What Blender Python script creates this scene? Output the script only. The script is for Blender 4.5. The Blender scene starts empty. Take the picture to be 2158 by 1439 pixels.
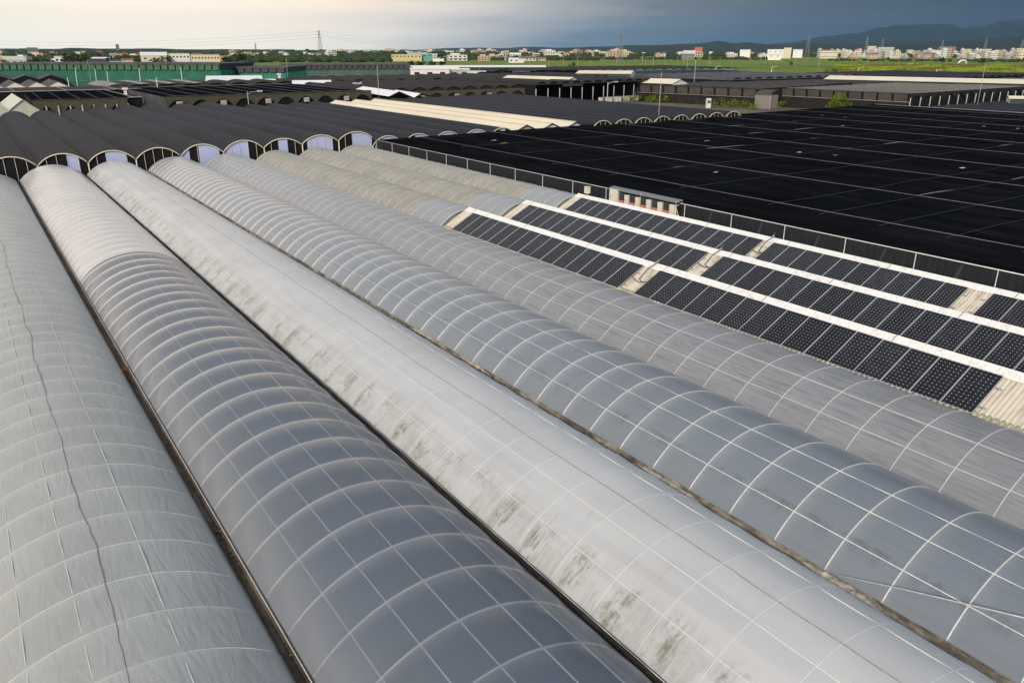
import bpy, math, random
from math import sin, cos, pi, radians, sqrt, asin, atan, atan2
from mathutils import Vector, noise
random.seed(7)
C = bpy.context.scene.collection
SC = bpy.context.scene

# ------------------------------------------------------------------ camera
CAMH = 14.2
F, PITCH, YAW = 1650.0, atan((719.5 - 105) / 1650.0), radians(34.24)   # YAW: looking this far clockwise from +Y
cd = bpy.data.cameras.new("camera"); cam = bpy.data.objects.new("camera", cd); C.objects.link(cam)
cam.location = (0, 0, CAMH)
cam.rotation_euler = (pi / 2 - PITCH, 0, -YAW)
cd.sensor_width = 36.0; cd.lens = 36.0 * F / 2158.0
cd.clip_start = 0.5; cd.clip_end = 60000
SC.camera = cam

# ------------------------------------------------------------------ sun, sky, exposure
SUN_EL, SUN_FROM = radians(30), Vector((-0.80, -0.60, 0)).normalized()
sd = bpy.data.lights.new("sun", 'SUN'); so = bpy.data.objects.new("sun", sd); C.objects.link(so)
sd.energy = 2.7; sd.angle = radians(4); sd.color = (1.0, 0.88, 0.72)
v = SUN_FROM * cos(SUN_EL) + Vector((0, 0, sin(SUN_EL)))
so.rotation_euler = v.to_track_quat('Z', 'Y').to_euler()
W = bpy.data.worlds.new("World"); SC.world = W; W.use_nodes = True
nt = W.node_tree; nd = nt.nodes; lk = nt.links; nd.clear()
def wn(t, **k):
    n = nd.new(t)
    for a, b in k.items(): setattr(n, a, b)
    return n
def ramp(node, stops, interp='LINEAR'):
    cr = node.color_ramp; cr.interpolation = interp
    while len(cr.elements) > 1: cr.elements.remove(cr.elements[-1])
    cr.elements[0].position = stops[0][0]; cr.elements[0].color = (*stops[0][1], 1)
    for p, c in stops[1:]:
        e = cr.elements.new(p); e.color = (*c, 1)
out = wn('ShaderNodeOutputWorld'); bg = wn('ShaderNodeBackground')
sky = wn('ShaderNodeTexSky', sky_type='NISHITA', sun_disc=False)
sky.sun_elevation = SUN_EL; sky.sun_rotation = atan2(SUN_FROM.x, SUN_FROM.y)
sky.air_density = 1.5; sky.dust_density = 2.5
tc = wn('ShaderNodeTexCoord')
RIGHT = Vector((cos(YAW), -sin(YAW), 0)); FWD = Vector((sin(YAW), cos(YAW), 0))
def dotn(vec):
    n = wn('ShaderNodeVectorMath', operation='DOT_PRODUCT'); lk.new(tc.outputs['Generated'], n.inputs[0]); n.inputs[1].default_value = vec
    return n.outputs['Value']
def mth(op, a, b=None, c=None, clamp=False):
    n = wn('ShaderNodeMath', operation=op); n.use_clamp = clamp
    for i, x in enumerate((a, b, c)):
        if x is None: continue
        if isinstance(x, (int, float)): n.inputs[i].default_value = x
        else: lk.new(x, n.inputs[i])
    return n.outputs[0]
r_ = dotn(RIGHT); u_ = dotn((0, 0, 1)); f_ = dotn(FWD)
mp = wn('ShaderNodeMapping'); mp.inputs['Scale'].default_value = (1.6, 1.6, 26.0); lk.new(tc.outputs['Generated'], mp.inputs['Vector'])
nz = wn('ShaderNodeTexNoise'); nz.inputs['Scale'].default_value = 2.2; nz.inputs['Detail'].default_value = 5; nz.inputs['Roughness'].default_value = .55
lk.new(mp.outputs[0], nz.inputs['Vector'])
nzc = mth('SUBTRACT', nz.outputs[0], 0.5)
# the storm lies towards the right and low down: cloud edge leans outwards with height
s = mth('ADD', mth('ADD', r_, mth('MULTIPLY', nzc, 0.16)), mth('MULTIPLY', mth('MAXIMUM', u_, 0.0), -0.9))
s = mth('ADD', mth('MULTIPLY', s, 0.75), 0.5, clamp=True)
hi = wn('ShaderNodeValToRGB'); lk.new(s, hi.inputs[0])
ramp(hi, [(0.0, (1.12, .98, .82)), (.14, (1.30, 1.11, .91)), (.30, (1.20, 1.00, .81)), (.41, (.86, .77, .69)), (.50, (.47, .47, .47)), (.60, (.190, .215, .245)), (.72, (.095, .122, .158)), (.86, (.048, .072, .105)), (1.0, (.036, .056, .085))])
lo = wn('ShaderNodeValToRGB'); lk.new(s, lo.inputs[0])
ramp(lo, [(0.0, (1.08, 1.08, .96)), (.25, (1.14, 1.10, .94)), (.38, (.98, .95, .86)), (.47, (.50, .54, .56)), (.56, (.145, .235, .31)), (.68, (.060, .128, .200)), (.85, (.028, .068, .118)), (1.0, (.022, .052, .09))])
el = mth('MULTIPLY', mth('SUBTRACT', u_, 0.0), 18.0, clamp=True)
m1 = wn('ShaderNodeMixRGB'); lk.new(el, m1.inputs[0]); lk.new(lo.outputs[0], m1.inputs[1]); lk.new(hi.outputs[0], m1.inputs[2])
# overhead and behind the camera: plain pale overcast with thin blue above
ov = wn('ShaderNodeMixRGB'); ov.inputs[0].default_value = 0.045; ov.inputs[1].default_value = (.36, .40, .46, 1); lk.new(sky.outputs[0], ov.inputs[2]); ov.blend_type = 'ADD'
up = mth('MULTIPLY', mth('SUBTRACT', u_, 0.16), 2.6, clamp=True)
bk = mth('MULTIPLY', mth('SUBTRACT', 0.35, f_), 1.6, clamp=True)
fac = mth('MAXIMUM', up, bk)
m2 = wn('ShaderNodeMixRGB'); lk.new(fac, m2.inputs[0]); lk.new(m1.outputs[0], m2.inputs[1]); lk.new(ov.outputs[0], m2.inputs[2])
lk.new(m2.outputs[0], bg.inputs[0]); bg.inputs[1].default_value = 1.0; lk.new(bg.outputs[0], out.inputs[0])
SC.view_settings.view_transform = 'Standard'; SC.view_settings.look = 'None'; SC.view_settings.gamma = 1; SC.view_settings.exposure = 0.0
SC.cycles.use_denoising = True
SC.cycles.max_bounces = 6; SC.cycles.transparent_max_bounces = 10; SC.cycles.diffuse_bounces = 3

# ------------------------------------------------------------------ materials
MATS = {}
class MatB:
    def __init__(s, name):
        s.m = bpy.data.materials.new(name); s.m.use_nodes = True; s.nt = s.m.node_tree
        s.b = s.nt.nodes['Principled BSDF']; s.out = s.nt.nodes['Material Output']; MATS[name] = s.m
        s.tc = s.n('ShaderNodeTexCoord')
    def n(s, t, **k):
        x = s.nt.nodes.new(t)
        for a, b in k.items(): setattr(x, a, b)
        return x
    def l(s, a, b): s.nt.links.new(a, b)
    def set(s, **k):
        for a, v in k.items():
            i = s.b.inputs[a.replace('_', ' ')]
            if isinstance(v, bpy.types.NodeSocket): s.l(v, i)
            elif isinstance(v, tuple) and len(v) == 3: i.default_value = (*v, 1)
            else: i.default_value = v
    def coord(s, scale=(1, 1, 1), rot=(0, 0, 0)):
        mp = s.n('ShaderNodeMapping'); mp.inputs['Scale'].default_value = scale; mp.inputs['Rotation'].default_value = rot
        s.l(s.tc.outputs['Object'], mp.inputs['Vector']); return mp.outputs[0]
    def noise(s, sc, det=4, rough=.55, scale=(1, 1, 1), rot=(0, 0, 0), dist=0):
        x = s.n('ShaderNodeTexNoise'); x.inputs['Scale'].default_value = sc; x.inputs['Detail'].default_value = det
        x.inputs['Roughness'].default_value = rough; x.inputs['Distortion'].default_value = dist
        s.l(s.coord(scale, rot), x.inputs['Vector']); return x.outputs[0]
    def ramp(s, src, stops):
        x = s.n('ShaderNodeValToRGB'); ramp(x, [(p, c if isinstance(c, tuple) else (c, c, c)) for p, c in stops]); s.l(src, x.inputs[0]); return x.outputs[0]
    def mix(s, fac, a, b, blend='MIX'):
        x = s.n('ShaderNodeMixRGB', blend_type=blend)
        for i, v in enumerate((fac, a, b)):
            if isinstance(v, bpy.types.NodeSocket): s.l(v, x.inputs[i])
            elif isinstance(v, tuple): x.inputs[i].default_value = (*v, 1)
            else: x.inputs[i].default_value = v
        return x.outputs[0]
    def math(s, op, a, b=None, clamp=False):
        x = s.n('ShaderNodeMath', operation=op); x.use_clamp = clamp
        for i, v in enumerate((a, b)):
            if v is None: continue
            if isinstance(v, bpy.types.NodeSocket): s.l(v, x.inputs[i])
            else: x.inputs[i].default_value = v
        return x.outputs[0]
    def xyz(s):
        x = s.n('ShaderNodeSeparateXYZ'); s.l(s.tc.outputs['Object'], x.inputs[0]); return x.outputs
    def bump(s, h, strength, dist=.05):
        x = s.n('ShaderNodeBump'); x.inputs['Strength'].default_value = strength; x.inputs['Distance'].default_value = dist
        s.l(h, x.inputs['Height']); s.l(x.outputs[0], s.b.inputs['Normal'])
    def clear(s, fac):      # lets part of the light straight through, like a thin sheet
        t = s.n('ShaderNodeBsdfTransparent'); mx = s.n('ShaderNodeMixShader')
        if isinstance(fac, bpy.types.NodeSocket): s.l(fac, mx.inputs[0])
        else: mx.inputs[0].default_value = fac
        s.l(s.b.outputs[0], mx.inputs[1]); s.l(t.outputs[0], mx.inputs[2]); s.l(mx.outputs[0], s.out.inputs[0])

def plain(name, col, rough=.6, metal=0, var=.15, sc=3.0, bump=0, spec=.5):
    b = MatB(name); c2 = tuple(x * (1 - var) for x in col); c1 = tuple(min(1, x * (1 + var * .6)) for x in col)
    b.set(Base_Color=b.ramp(b.noise(sc, 5), [(.3, c2), (.7, c1)]), Roughness=rough, Metallic=metal, Specular_IOR_Level=spec)
    if bump: b.bump(b.noise(sc * 6, 3), bump, .02)
    return b.m

M_pipe = plain('galvanised_pipe', (.62, .62, .60), .45, .3, .2, 9)
M_wire = plain('tarnished_wire', (.19, .195, .20), .6, 0, .25, 2)
M_pipedark = plain('weathered_pipe', (.33, .32, .30), .6, .2, .25, 9)
M_cream = plain('cream_painted_steel', (.72, .64, .48), .5, 0, .15, 4)
M_black = plain('black_shade_cloth_wall', (.010, .0105, .014), .8, 0, .3, 2, spec=.2)
M_lav = plain('pale_lavender_sheet', (.46, .51, .76), .5, 0, .06, .8)
M_white = plain('white_painted_metal', (.80, .79, .76), .45, 0, .06, 1.2)
M_whitewall = plain('white_plaster', (.72, .72, .70), .8, 0, .1, .6)
M_olive = plain('olive_shade_net', (.085, .080, .055), .85, 0, .35, 1.5, spec=.2)
M_tan = plain('tan_old_plastic', (.42, .37, .29), .55, 0, .45, 5, bump=.6)
M_greynet = plain('grey_shade_net', (.085, .085, .095), .85, 0, .35, .25, spec=.2)
M_brownnet = plain('brown_shade_net', (.028, .024, .023), .85, 0, .35, .6, spec=.2)
M_brownnet2 = plain('worn_brown_shade_net', (.085, .078, .072), .85, 0, .3, .4, spec=.2)
M_rust = plain('rusty_steel', (.20, .055, .025), .8, 0, .5, 12)
M_cable = plain('black_cable', (.02, .02, .022), .6)
M_conc = plain('pale_concrete', (.42, .41, .39), .9, 0, .2, 1.5)
M_salmon = plain('salmon_plastic_cover', (.62, .20, .14), .5)
M_charcoal = plain('charcoal_housing', (.035, .042, .055), .5)
M_canopy = plain('weathered_zinc_sheet', (.20, .215, .22), .5, .3, .15, 1.2)
M_beigebox = plain('ivory_cabinet', (.66, .62, .52), .5, 0, .08, 2)
M_whitesheet = plain('bright_white_tarpaulin', (.80, .80, .82), .5, 0, .06, .3)
M_pale = plain('pale_translucent_sheet', (.55, .58, .48), .4, 0, .15, .8)
M_creamroof = plain('cream_ribbed_roofing', (.78, .70, .53), .5, 0, .08, .12)
M_glassdark = plain('dark_window_glass', (.03, .035, .045), .15)

# black corrugated cloth over the farther tunnels
def dark_cover(name, col, sc_y=2 * pi / .75, amp=.35):
    b = MatB(name); x = b.xyz()
    band = b.math('SINE', b.math('MULTIPLY', x[1], sc_y))
    big = b.noise(.12, 3, .5, (1, .25, 1))
    c = b.ramp(big, [(.35, tuple(k * .62 for k in col)), (.5, col), (.68, tuple(k * 1.25 for k in col))])
    b.set(Base_Color=c, Roughness=.62, Specular_IOR_Level=.12)
    b.bump(b.math('ADD', band, b.math('MULTIPLY', b.noise(6, 3), .6)), amp, .05)
    return b.m
M_dark = dark_cover('charcoal_tunnel_cloth', (.019, .0175, .022), amp=.6)
M_dark2 = dark_cover('deep_black_tunnel_cloth', (.019, .020, .027), amp=.9)

# flat black net roof, seen full of faint seams and creases
b = MatB('black_net_roof'); x = b.xyz()
n1 = b.noise(.35, 5, .6, (2.2, .35, 1)); n2 = b.noise(1.6, 4, .6, (.4, 3, 1))
c = b.ramp(n1, [(.3, (.0040, .0044, .0054)), (.52, (.0072, .0080, .0100)), (.75, (.0140, .0150, .0175))])
b.set(Base_Color=c, Roughness=.9, Specular_IOR_Level=.0)
b.bump(b.math('ADD', n2, n1), .5, .12); M_netroof = b.m

# plastic films -------------------------------------------------------
def film(name, c1, c2, clear, rough=.32, wr=(1.4, 8, .3), wamp=.3, wrot=0.0, stain=None, clearnoise=0.0, glow_milk=None, speck=0.0, band=None, wet=None, folds=0.0, boff=0.0, dusty=0.0):
    """thin plastic: c1/c2 base, clear = share of light let through; local x runs across, y along the tunnel"""
    b = MatB(name); x = b.xyz()
    big = b.noise(.55, 5, .6, (1, .5, 1)); fine = b.noise(wr[0], 6, .65, (wr[1], wr[2], wr[1]), (0, 0, wrot), .6)
    col = b.mix(b.ramp(big, [(.35, 0.0), (.65, 1.0)]), c1, c2)
    if speck: col = b.mix(b.math('MULTIPLY', b.ramp(fine, [(.45, 0.0), (.75, 1.0)]), speck), col, tuple(k * .45 for k in c1))
    cf = clear
    if clearnoise: cf = b.math('ADD', cf, b.math('MULTIPLY', b.math('SUBTRACT', b.ramp(big, [(.38, 0.0), (.62, 1.0)]), .5), clearnoise), True)
    if band:            # patches where a second sheet hangs close behind
        bx0, bx1, bc, ba = band
        mk = b.math('MULTIPLY', b.math('GREATER_THAN', x[0], bx0), b.math('LESS_THAN', x[0], bx1))
        bn = b.noise(.9, 2, .4, (3.6, .22, 1)); f = b.math('MULTIPLY', mk, b.ramp(bn, [(.47, 0.0), (.53, 1.0)]))
        col = b.mix(b.math('MULTIPLY', f, ba), col, bc)
    if wet:             # dark damp smudges under the lowest purlin
        wx0, wx1, wa = wet
        d = b.math('DIVIDE', b.math('SUBTRACT', x[0], wx0), wx1 - wx0)
        f = b.math('MULTIPLY', b.ramp(d, [(0, 0.0), (.25, .3), (.9, 1.0), (1.0, 0.0)]), b.ramp(b.noise(2.2, 5, .65, (.8, 1.6, 1)), [(.45, 0.0), (.62, 1.0)]))
        col = b.mix(b.math('MULTIPLY', f, wa), col, tuple(k * .28 for k in c1))
    if stain:           # mould along the low left edge, in streaks running down the slope
        xl, w, sc, amount = stain
        d = b.math('DIVIDE', b.math('SUBTRACT', x[0], xl), w)
        edge = b.ramp(d, [(0, .9), (.3, 1.0), (.62, .8), (.85, .2), (1.0, 0.0)])
        per = b.math('SINE', b.math('MULTIPLY', b.math('ADD', x[1], boff), 2 * pi / BAYL)); per = b.ramp(per, [(.0, .35), (.6, 1.0)])
        st = b.noise(sc, 6, .75, (.45, 5.5, .6), (0, 0, .25)); cl = b.noise(1.1, 5, .75)
        f = b.math('MULTIPLY', b.math('MULTIPLY', edge, per), b.math('MULTIPLY', b.ramp(st, [(.40, 0.0), (.55, 1.0)]), b.ramp(cl, [(.44, 0.0), (.54, 1.0)])))
        col = b.mix(b.math('MULTIPLY', f, amount, True), col, b.ramp(b.noise(7, 3), [(.4, (.17, .16, .11)), (.6, (.33, .315, .24))]))
        hair = b.math('MULTIPLY', b.ramp(b.noise(1.5, 7, .8, (1, 3, 1), (0, 0, .4), 1.2), [(.60, 0.0), (.66, 1.0)]), .28)
        col = b.mix(hair, col, (.24, .23, .20))
    if glow_milk:            # pale sky glow painted along hoops, low edges and with distance; milky sheet farther off
        m0, m1, half, mcol, ycut, yl, fl = glow_milk
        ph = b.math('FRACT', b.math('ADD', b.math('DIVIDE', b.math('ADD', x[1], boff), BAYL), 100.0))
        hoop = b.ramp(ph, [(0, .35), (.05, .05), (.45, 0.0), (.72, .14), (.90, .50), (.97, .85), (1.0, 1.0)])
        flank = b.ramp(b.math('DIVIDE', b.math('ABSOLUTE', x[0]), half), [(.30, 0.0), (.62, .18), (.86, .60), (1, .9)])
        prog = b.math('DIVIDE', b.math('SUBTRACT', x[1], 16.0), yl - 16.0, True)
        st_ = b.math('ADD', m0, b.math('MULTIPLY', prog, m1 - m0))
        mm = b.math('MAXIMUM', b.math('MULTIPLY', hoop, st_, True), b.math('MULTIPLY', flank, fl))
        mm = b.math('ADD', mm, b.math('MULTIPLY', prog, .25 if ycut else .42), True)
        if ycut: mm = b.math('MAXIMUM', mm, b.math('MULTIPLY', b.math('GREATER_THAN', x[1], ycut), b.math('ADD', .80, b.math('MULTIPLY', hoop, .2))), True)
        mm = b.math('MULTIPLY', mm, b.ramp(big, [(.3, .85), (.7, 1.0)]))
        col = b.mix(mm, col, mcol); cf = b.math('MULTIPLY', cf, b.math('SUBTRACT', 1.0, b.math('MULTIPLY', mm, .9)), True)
    if dusty:
        col = b.mix(b.math('MULTIPLY', b.ramp(b.noise(2.4, 6, .7, (1.2, 1, 1)), [(.45, 0.0), (.7, 1.0)]), dusty), col, tuple(k * .6 for k in c1))
    b.set(Base_Color=col, Roughness=rough)
    hgt = fine
    if folds:           # loose pleats running along the tunnel, tighter near the hoops
        f1 = b.noise(1.0, 3, .45, (2.6, .50, 1), (0, 0, .22), 2.2); f2 = b.noise(1.0, 3, .5, (7, 1.8, 1), (0, 0, .6), 1.8)
        hgt = b.math('ADD', b.math('MULTIPLY', fine, .5), b.math('ADD', b.math('MULTIPLY', f1, 2.4 * folds), b.math('MULTIPLY', f2, .45 * folds)))
    b.bump(hgt, wamp, .05); b.clear(cf)
    return b.m
BAYL = 1.45
M_filmA = film('wrinkled_grey_film', (.40, .41, .40), (.48, .49, .475), .22, .40, (1.1, 2.2, .9), .55, 0.9, clearnoise=.20, speck=.06, folds=.40, glow_milk=(.4, .6, 2.7, (.52, .53, .51), None, 90, .3), boff=-10.23)
M_filmB = film('clear_glossy_film', (.15, .185, .240), (.185, .215, .265), .46, .20, (.7, 1, .5), .04, glow_milk=(.10, 1.25, 2.62, (.80, .765, .74), 55.9, 66.0, .24), boff=-10.62, clearnoise=.08)
M_filmC = film('milky_white_film', (.54, .545, .55), (.60, .60, .605), .10, .36, (1.2, .7, 2.5), .12, stain=(-2.60, 1.1, 2.1, .85), clearnoise=.15, band=(-2.2, -.75, (.42, .435, .47), .26), boff=-9.6, dusty=.05, folds=.12)
M_filmD = film('blue_grey_film', (.23, .265, .315), (.28, .315, .36), .36, .28, (1.2, 7, .4), .06, clearnoise=.12, speck=.2, glow_milk=(.18, 1.1, 2.68, (.68, .67, .67), None, 88.0, .10), wet=(-2.25, -1.78, .45), boff=-11.4)
M_filmE = film('streaked_grey_film', (.27, .28, .305), (.33, .335, .355), .20, .40, (1.1, 9, .5), .35, clearnoise=.2, speck=.8, glow_milk=(.12, .5, 2.62, (.48, .48, .50), None, 80.0, .10), boff=-10.25, dusty=.15)
M_filmF = film('beige_dusty_film', (.335, .318, .268), (.41, .39, .335), .05, .55, (1.6, 3, 3), .5, speck=.45, dusty=.4)
M_filmG = film('smooth_grey_film', (.32, .34, .355), (.37, .385, .40), .12, .45, (1.2, 1, 4), .15, speck=.1, dusty=.15)
M_pipeA = plain('film_covered_hoop', (.50, .505, .485), .45, 0, .15, 4)
M_pipeC = plain('film_covered_pale_hoop', (.61, .615, .62), .45, 0, .08, 4)
M_liner = plain('dark_inner_shade_cloth', (.035, .050, .072), .8, 0, .25, 1.5, spec=.2)
M_liner2 = plain('slate_inner_shade_cloth', (.10, .125, .155), .8, 0, .2, 1.2, spec=.2)
M_liner3 = plain('grey_inner_cloth', (.22, .22, .24), .8, 0, .2, 1.2, spec=.2)

# ribbed pale roofing under the solar modules
b = MatB('stained_ribbed_roofing'); x = b.xyz()
r1 = b.noise(1.2, 6, .7, (.5, 3.0, .5)); r2 = b.noise(.6, 4, .6)
f = b.math('MULTIPLY', b.ramp(r1, [(.45, 0.0), (.65, 1.0)]), b.ramp(r2, [(.40, .15), (.6, 1.0)]))
b.set(Base_Color=b.mix(f, (.66, .60, .50), (.30, .20, .15)), Roughness=.5); M_ribbed = b.m
b = MatB('sun_bleached_ridge_cap'); n = b.noise(4, 6, .75, (1, 2, 1)); 
b.set(Base_Color=b.ramp(n, [(.33, (.42, .39, .32)), (.40, (.74, .72, .67)), (.5, (.85, .84, .81)), (1, (.89, .88, .86))]), Roughness=.45); M_cap = b.m

M_fringe = plain('yellowed_foam_eave', (.55, .50, .32), .7, 0, .35, 5)
# photovoltaic cells: 6 x 12 pseudo-square cells, pale diamonds where four corners meet
b = MatB('solar_cells'); x = b.xyz()
cs = .158
u = b.math('DIVIDE', x[1], cs); w = b.math('DIVIDE', x[0], cs)
fu = b.math('FRACT', b.math('ADD', u, 100.0)); fw = b.math('FRACT', b.math('ADD', w, 100.0))
du = b.math('MINIMUM', fu, b.math('SUBTRACT', 1.0, fu)); dw = b.math('MINIMUM', fw, b.math('SUBTRACT', 1.0, fw))
dia = b.math('LESS_THAN', b.math('ADD', du, dw), .12)
line = b.math('LESS_THAN', b.math('MINIMUM', du, dw), .016)
tint = b.ramp(b.noise(2.3, 4), [(.35, (.55, .56, .60)), (.5, (.62, .56, .36)), (.65, (.60, .62, .66))])
bus = b.math('LESS_THAN', b.math('ABSOLUTE', b.math('SUBTRACT', b.math('FRACT', b.math('MULTIPLY', fu, 3.0)), .5)), .05)
cell = b.ramp(b.noise(1.1, 2), [(.3, (.0040, .0045, .010)), (.7, (.0075, .0075, .014))])
oi = b.n('ShaderNodeObjectInfo'); cell = b.mix(b.math('MULTIPLY', oi.outputs['Random'], .45), cell, (.016, .018, .030)); cell = b.mix(b.math('MULTIPLY', bus, .10), cell, (.3, .3, .32))
dustn = b.ramp(b.noise(1.7, 5, .7, (1.4, 1, 1)), [(.45, 0.0), (.75, .045)])
col = b.mix(b.math('MULTIPLY', line, .22), cell, (.30, .31, .34)); col = b.mix(dia, col, tint); col = b.mix(b.math('MULTIPLY', dustn, b.math('ADD', .3, oi.outputs['Random'])), col, (.45, .42, .36))
b.set(Base_Color=col, Roughness=.30, Specular_IOR_Level=.22); M_cells = b.m
M_alu = plain('anodised_aluminium', (.55, .55, .57), .4, .5, .1, 5)

# ground, farmland
b = MatB('farmland_soil_and_rice'); x = b.xyz()
br = b.n('ShaderNodeTexBrick'); b.l(b.coord((1, 1, 1), (0, 0, .25)), br.inputs['Vector'])
br.inputs['Scale'].default_value = 1.0; br.inputs['Brick Width'].default_value = 140; br.inputs['Row Height'].default_value = 46
br.inputs['Mortar Size'].default_value = 1.2; br.inputs['Color1'].default_value = (.145, .205, .034, 1); br.inputs['Color2'].default_value = (.195, .245, .048, 1); br.inputs['Mortar'].default_value = (.05, .075, .02, 1)
pn = b.noise(.0035, 4, .6); fn = b.noise(.05, 5, .65)
g = b.mix(b.ramp(fn, [(.35, 0.0), (.7, .5)]), br.outputs[0], (.11, .155, .027))
g = b.mix(b.ramp(pn, [(.56, 0.0), (.66, .7)]), g, (.06, .085, .025))
dist = b.math('SQRT', b.math('ADD', b.math('MULTIPLY', x[0], x[0]), b.math('MULTIPLY', x[1], x[1])))
near = b.math('LESS_THAN', dist, 290.0)
g = b.mix(near, g, b.ramp(fn, [(.35, (.10, .085, .065)), (.6, (.17, .15, .12))]))
b.set(Base_Color=g, Roughness=.95, Specular_IOR_Level=.1); M_ground = b.m

def leafy(name, c1, c2, c3, sc=1.5):
    b = MatB(name); n = b.noise(sc, 5, .7)
    b.set(Base_Color=b.ramp(n, [(.3, c1), (.5, c2), (.7, c3)]), Roughness=.8, Specular_IOR_Level=.2); return b.m
M_leaf = leafy('dark_green_foliage', (.018, .035, .010), (.035, .065, .014), (.06, .10, .02))
M_leaf2 = leafy('olive_green_foliage', (.045, .065, .014), (.085, .105, .022), (.13, .14, .03))
M_weed = leafy('bright_green_weeds', (.11, .18, .012), (.22, .33, .02), (.32, .40, .035))
M_weed2 = leafy('reddish_dry_grass', (.09, .11, .02), (.15, .14, .035), (.22, .13, .06), .2)
M_belt = leafy('far_tree_belt_foliage', (.018, .032, .014), (.032, .05, .02), (.05, .07, .026), .05)
M_bark = plain('grey_brown_bark', (.12, .09, .06), .9)
M_hill = leafy('wooded_hill', (.010, .026, .026), (.015, .034, .032), (.022, .044, .040), .004)  # woodland green darkened and blued for cloud shade and distance
M_mount = leafy('haze_blue_mountain_forest', (.012, .032, .050), (.014, .036, .055), (.018, .041, .060), .0009)  # distance haze mixed into the forest colour as blue

# ------------------------------------------------------------------ mesh helpers
class MB:
    def __init__(s): s.v = []; s.f = []; s.mi = []
    def quad(s, a, b, c, d, m=0):
        i = len(s.v); s.v += [a, b, c, d]; s.f.append((i, i + 1, i + 2, i + 3)); s.mi.append(m)
    def poly(s, pts, m=0):
        i = len(s.v); s.v += list(pts); s.f.append(tuple(range(i, i + len(pts)))); s.mi.append(m)
    def box(s, x0, x1, y0, y1, z0, z1, m=0):
        i = len(s.v)
        s.v += [(x0, y0, z0), (x1, y0, z0), (x1, y1, z0), (x0, y1, z0), (x0, y0, z1), (x1, y0, z1), (x1, y1, z1), (x0, y1, z1)]
        for q in ((0, 3, 2, 1), (4, 5, 6, 7), (0, 1, 5, 4), (1, 2, 6, 5), (2, 3, 7, 6), (3, 0, 4, 7)):
            s.f.append(tuple(i + k for k in q)); s.mi.append(m)
    def tube(s, pts, r, n=6, m=0, cap=True):
        rings = []
        pts = [Vector(p) for p in pts]
        for k, p in enumerate(pts):
            d = (pts[min(k + 1, len(pts) - 1)] - pts[max(k - 1, 0)]).normalized()
            up = Vector((0, 0, 1)) if abs(d.z) < .9 else Vector((1, 0, 0))
            a = d.cross(up).normalized(); b_ = a.cross(d).normalized()
            i = len(s.v); rings.append(i)
            rr = r[k] if isinstance(r, (list, tuple)) else r
            for j in range(n):
                t = 2 * pi * j / n; s.v.append(tuple(p + a * cos(t) * rr + b_ * sin(t) * rr))
        for k in range(len(rings) - 1):
            for j in range(n):
                s.f.append((rings[k] + j, rings[k] + (j + 1) % n, rings[k + 1] + (j + 1) % n, rings[k + 1] + j)); s.mi.append(m)
        if cap:
            s.f.append(tuple(rings[0] + j for j in reversed(range(n)))); s.mi.append(m)
            s.f.append(tuple(rings[-1] + j for j in range(n))); s.mi.append(m)
    def grid(s, fn, nu, nv, m=0):
        i = len(s.v)
        for a in range(nu + 1):
            for b_ in range(nv + 1): s.v.append(fn(a, b_))
        for a in range(nu):
            for b_ in range(nv):
                p = i + a * (nv + 1) + b_; s.f.append((p, p + 1, p + nv + 2, p + nv + 1)); s.mi.append(m)
    def build(s, name, mats, parent=None, smooth=False, loc=None):
        me = bpy.data.meshes.new(name); me.from_pydata(s.v, [], s.f)
        if not isinstance(mats, (list, tuple)): mats = [mats]
        for m in mats: me.materials.append(m)
        if len(mats) > 1: me.polygons.foreach_set('material_index', s.mi)
        if smooth: me.polygons.foreach_set('use_smooth', [True] * len(s.f))
        me.update()
        o = bpy.data.objects.new(name, me); C.objects.link(o)
        if parent: o.parent = parent
        if loc: o.location = loc
        return o
def tag(o, label=None, cat=None, group=None, kind=None):
    if label: o['label'] = label
    if cat: o['category'] = cat
    if group: o['group'] = group
    if kind: o['kind'] = kind
    return o
def thing(name, label, cat, loc=(0, 0, 0), rz=0, group=None):
    o = bpy.data.objects.new(name, None); C.objects.link(o); o.location = loc; o.rotation_euler = (0, 0, rz); o.empty_display_size = .3
    return tag(o, label, cat, group)
def copy_obj(o, parent=None, loc=None, rot=None):
    c = o.copy(); C.objects.link(c)
    if parent is not None: c.parent = parent
    if loc is not None: c.location = loc
    if rot is not None: c.rotation_euler = rot
    return c
def kids(o): return [c for c in bpy.data.objects if c.parent is o]
def copy_thing(root, loc, rz=None, label=None, scale=None):
    ch = getattr(copy_thing, 'cache', {}).get(root.name) or kids(root)
    if not hasattr(copy_thing, 'cache'): copy_thing.cache = {}
    copy_thing.cache[root.name] = ch
    r = root.copy(); C.objects.link(r); r.location = loc
    if rz is not None: r.rotation_euler = (0, 0, rz)
    if scale: r.scale = scale
    if label: r['label'] = label
    for c in ch:
        k = c.copy(); C.objects.link(k); k.parent = r
    return r
def at(px, py, h):          # where the sight line through a spot of the photo meets height h above the ground
    a = (px - 1079) / F; b_ = -(py - 719.5) / F
    fw = cos(PITCH) + b_ * sin(PITCH); up_ = -sin(PITCH) + b_ * cos(PITCH)
    k = (h - CAMH) / up_
    return (k * (a * cos(YAW) + fw * sin(YAW)), k * (-a * sin(YAW) + fw * cos(YAW)))
def dirto(px, dist):        # ground point at this distance in the direction of a column of the photo (at the horizon)
    a = (px - 1079) / F; fw = cos(PITCH) + (614.5 / F) * sin(PITCH)
    x_, y_ = a * cos(YAW) + fw * sin(YAW), -a * sin(YAW) + fw * cos(YAW); l_ = sqrt(x_ * x_ + y_ * y_)
    return (x_ / l_ * dist, y_ / l_ * dist)
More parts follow.
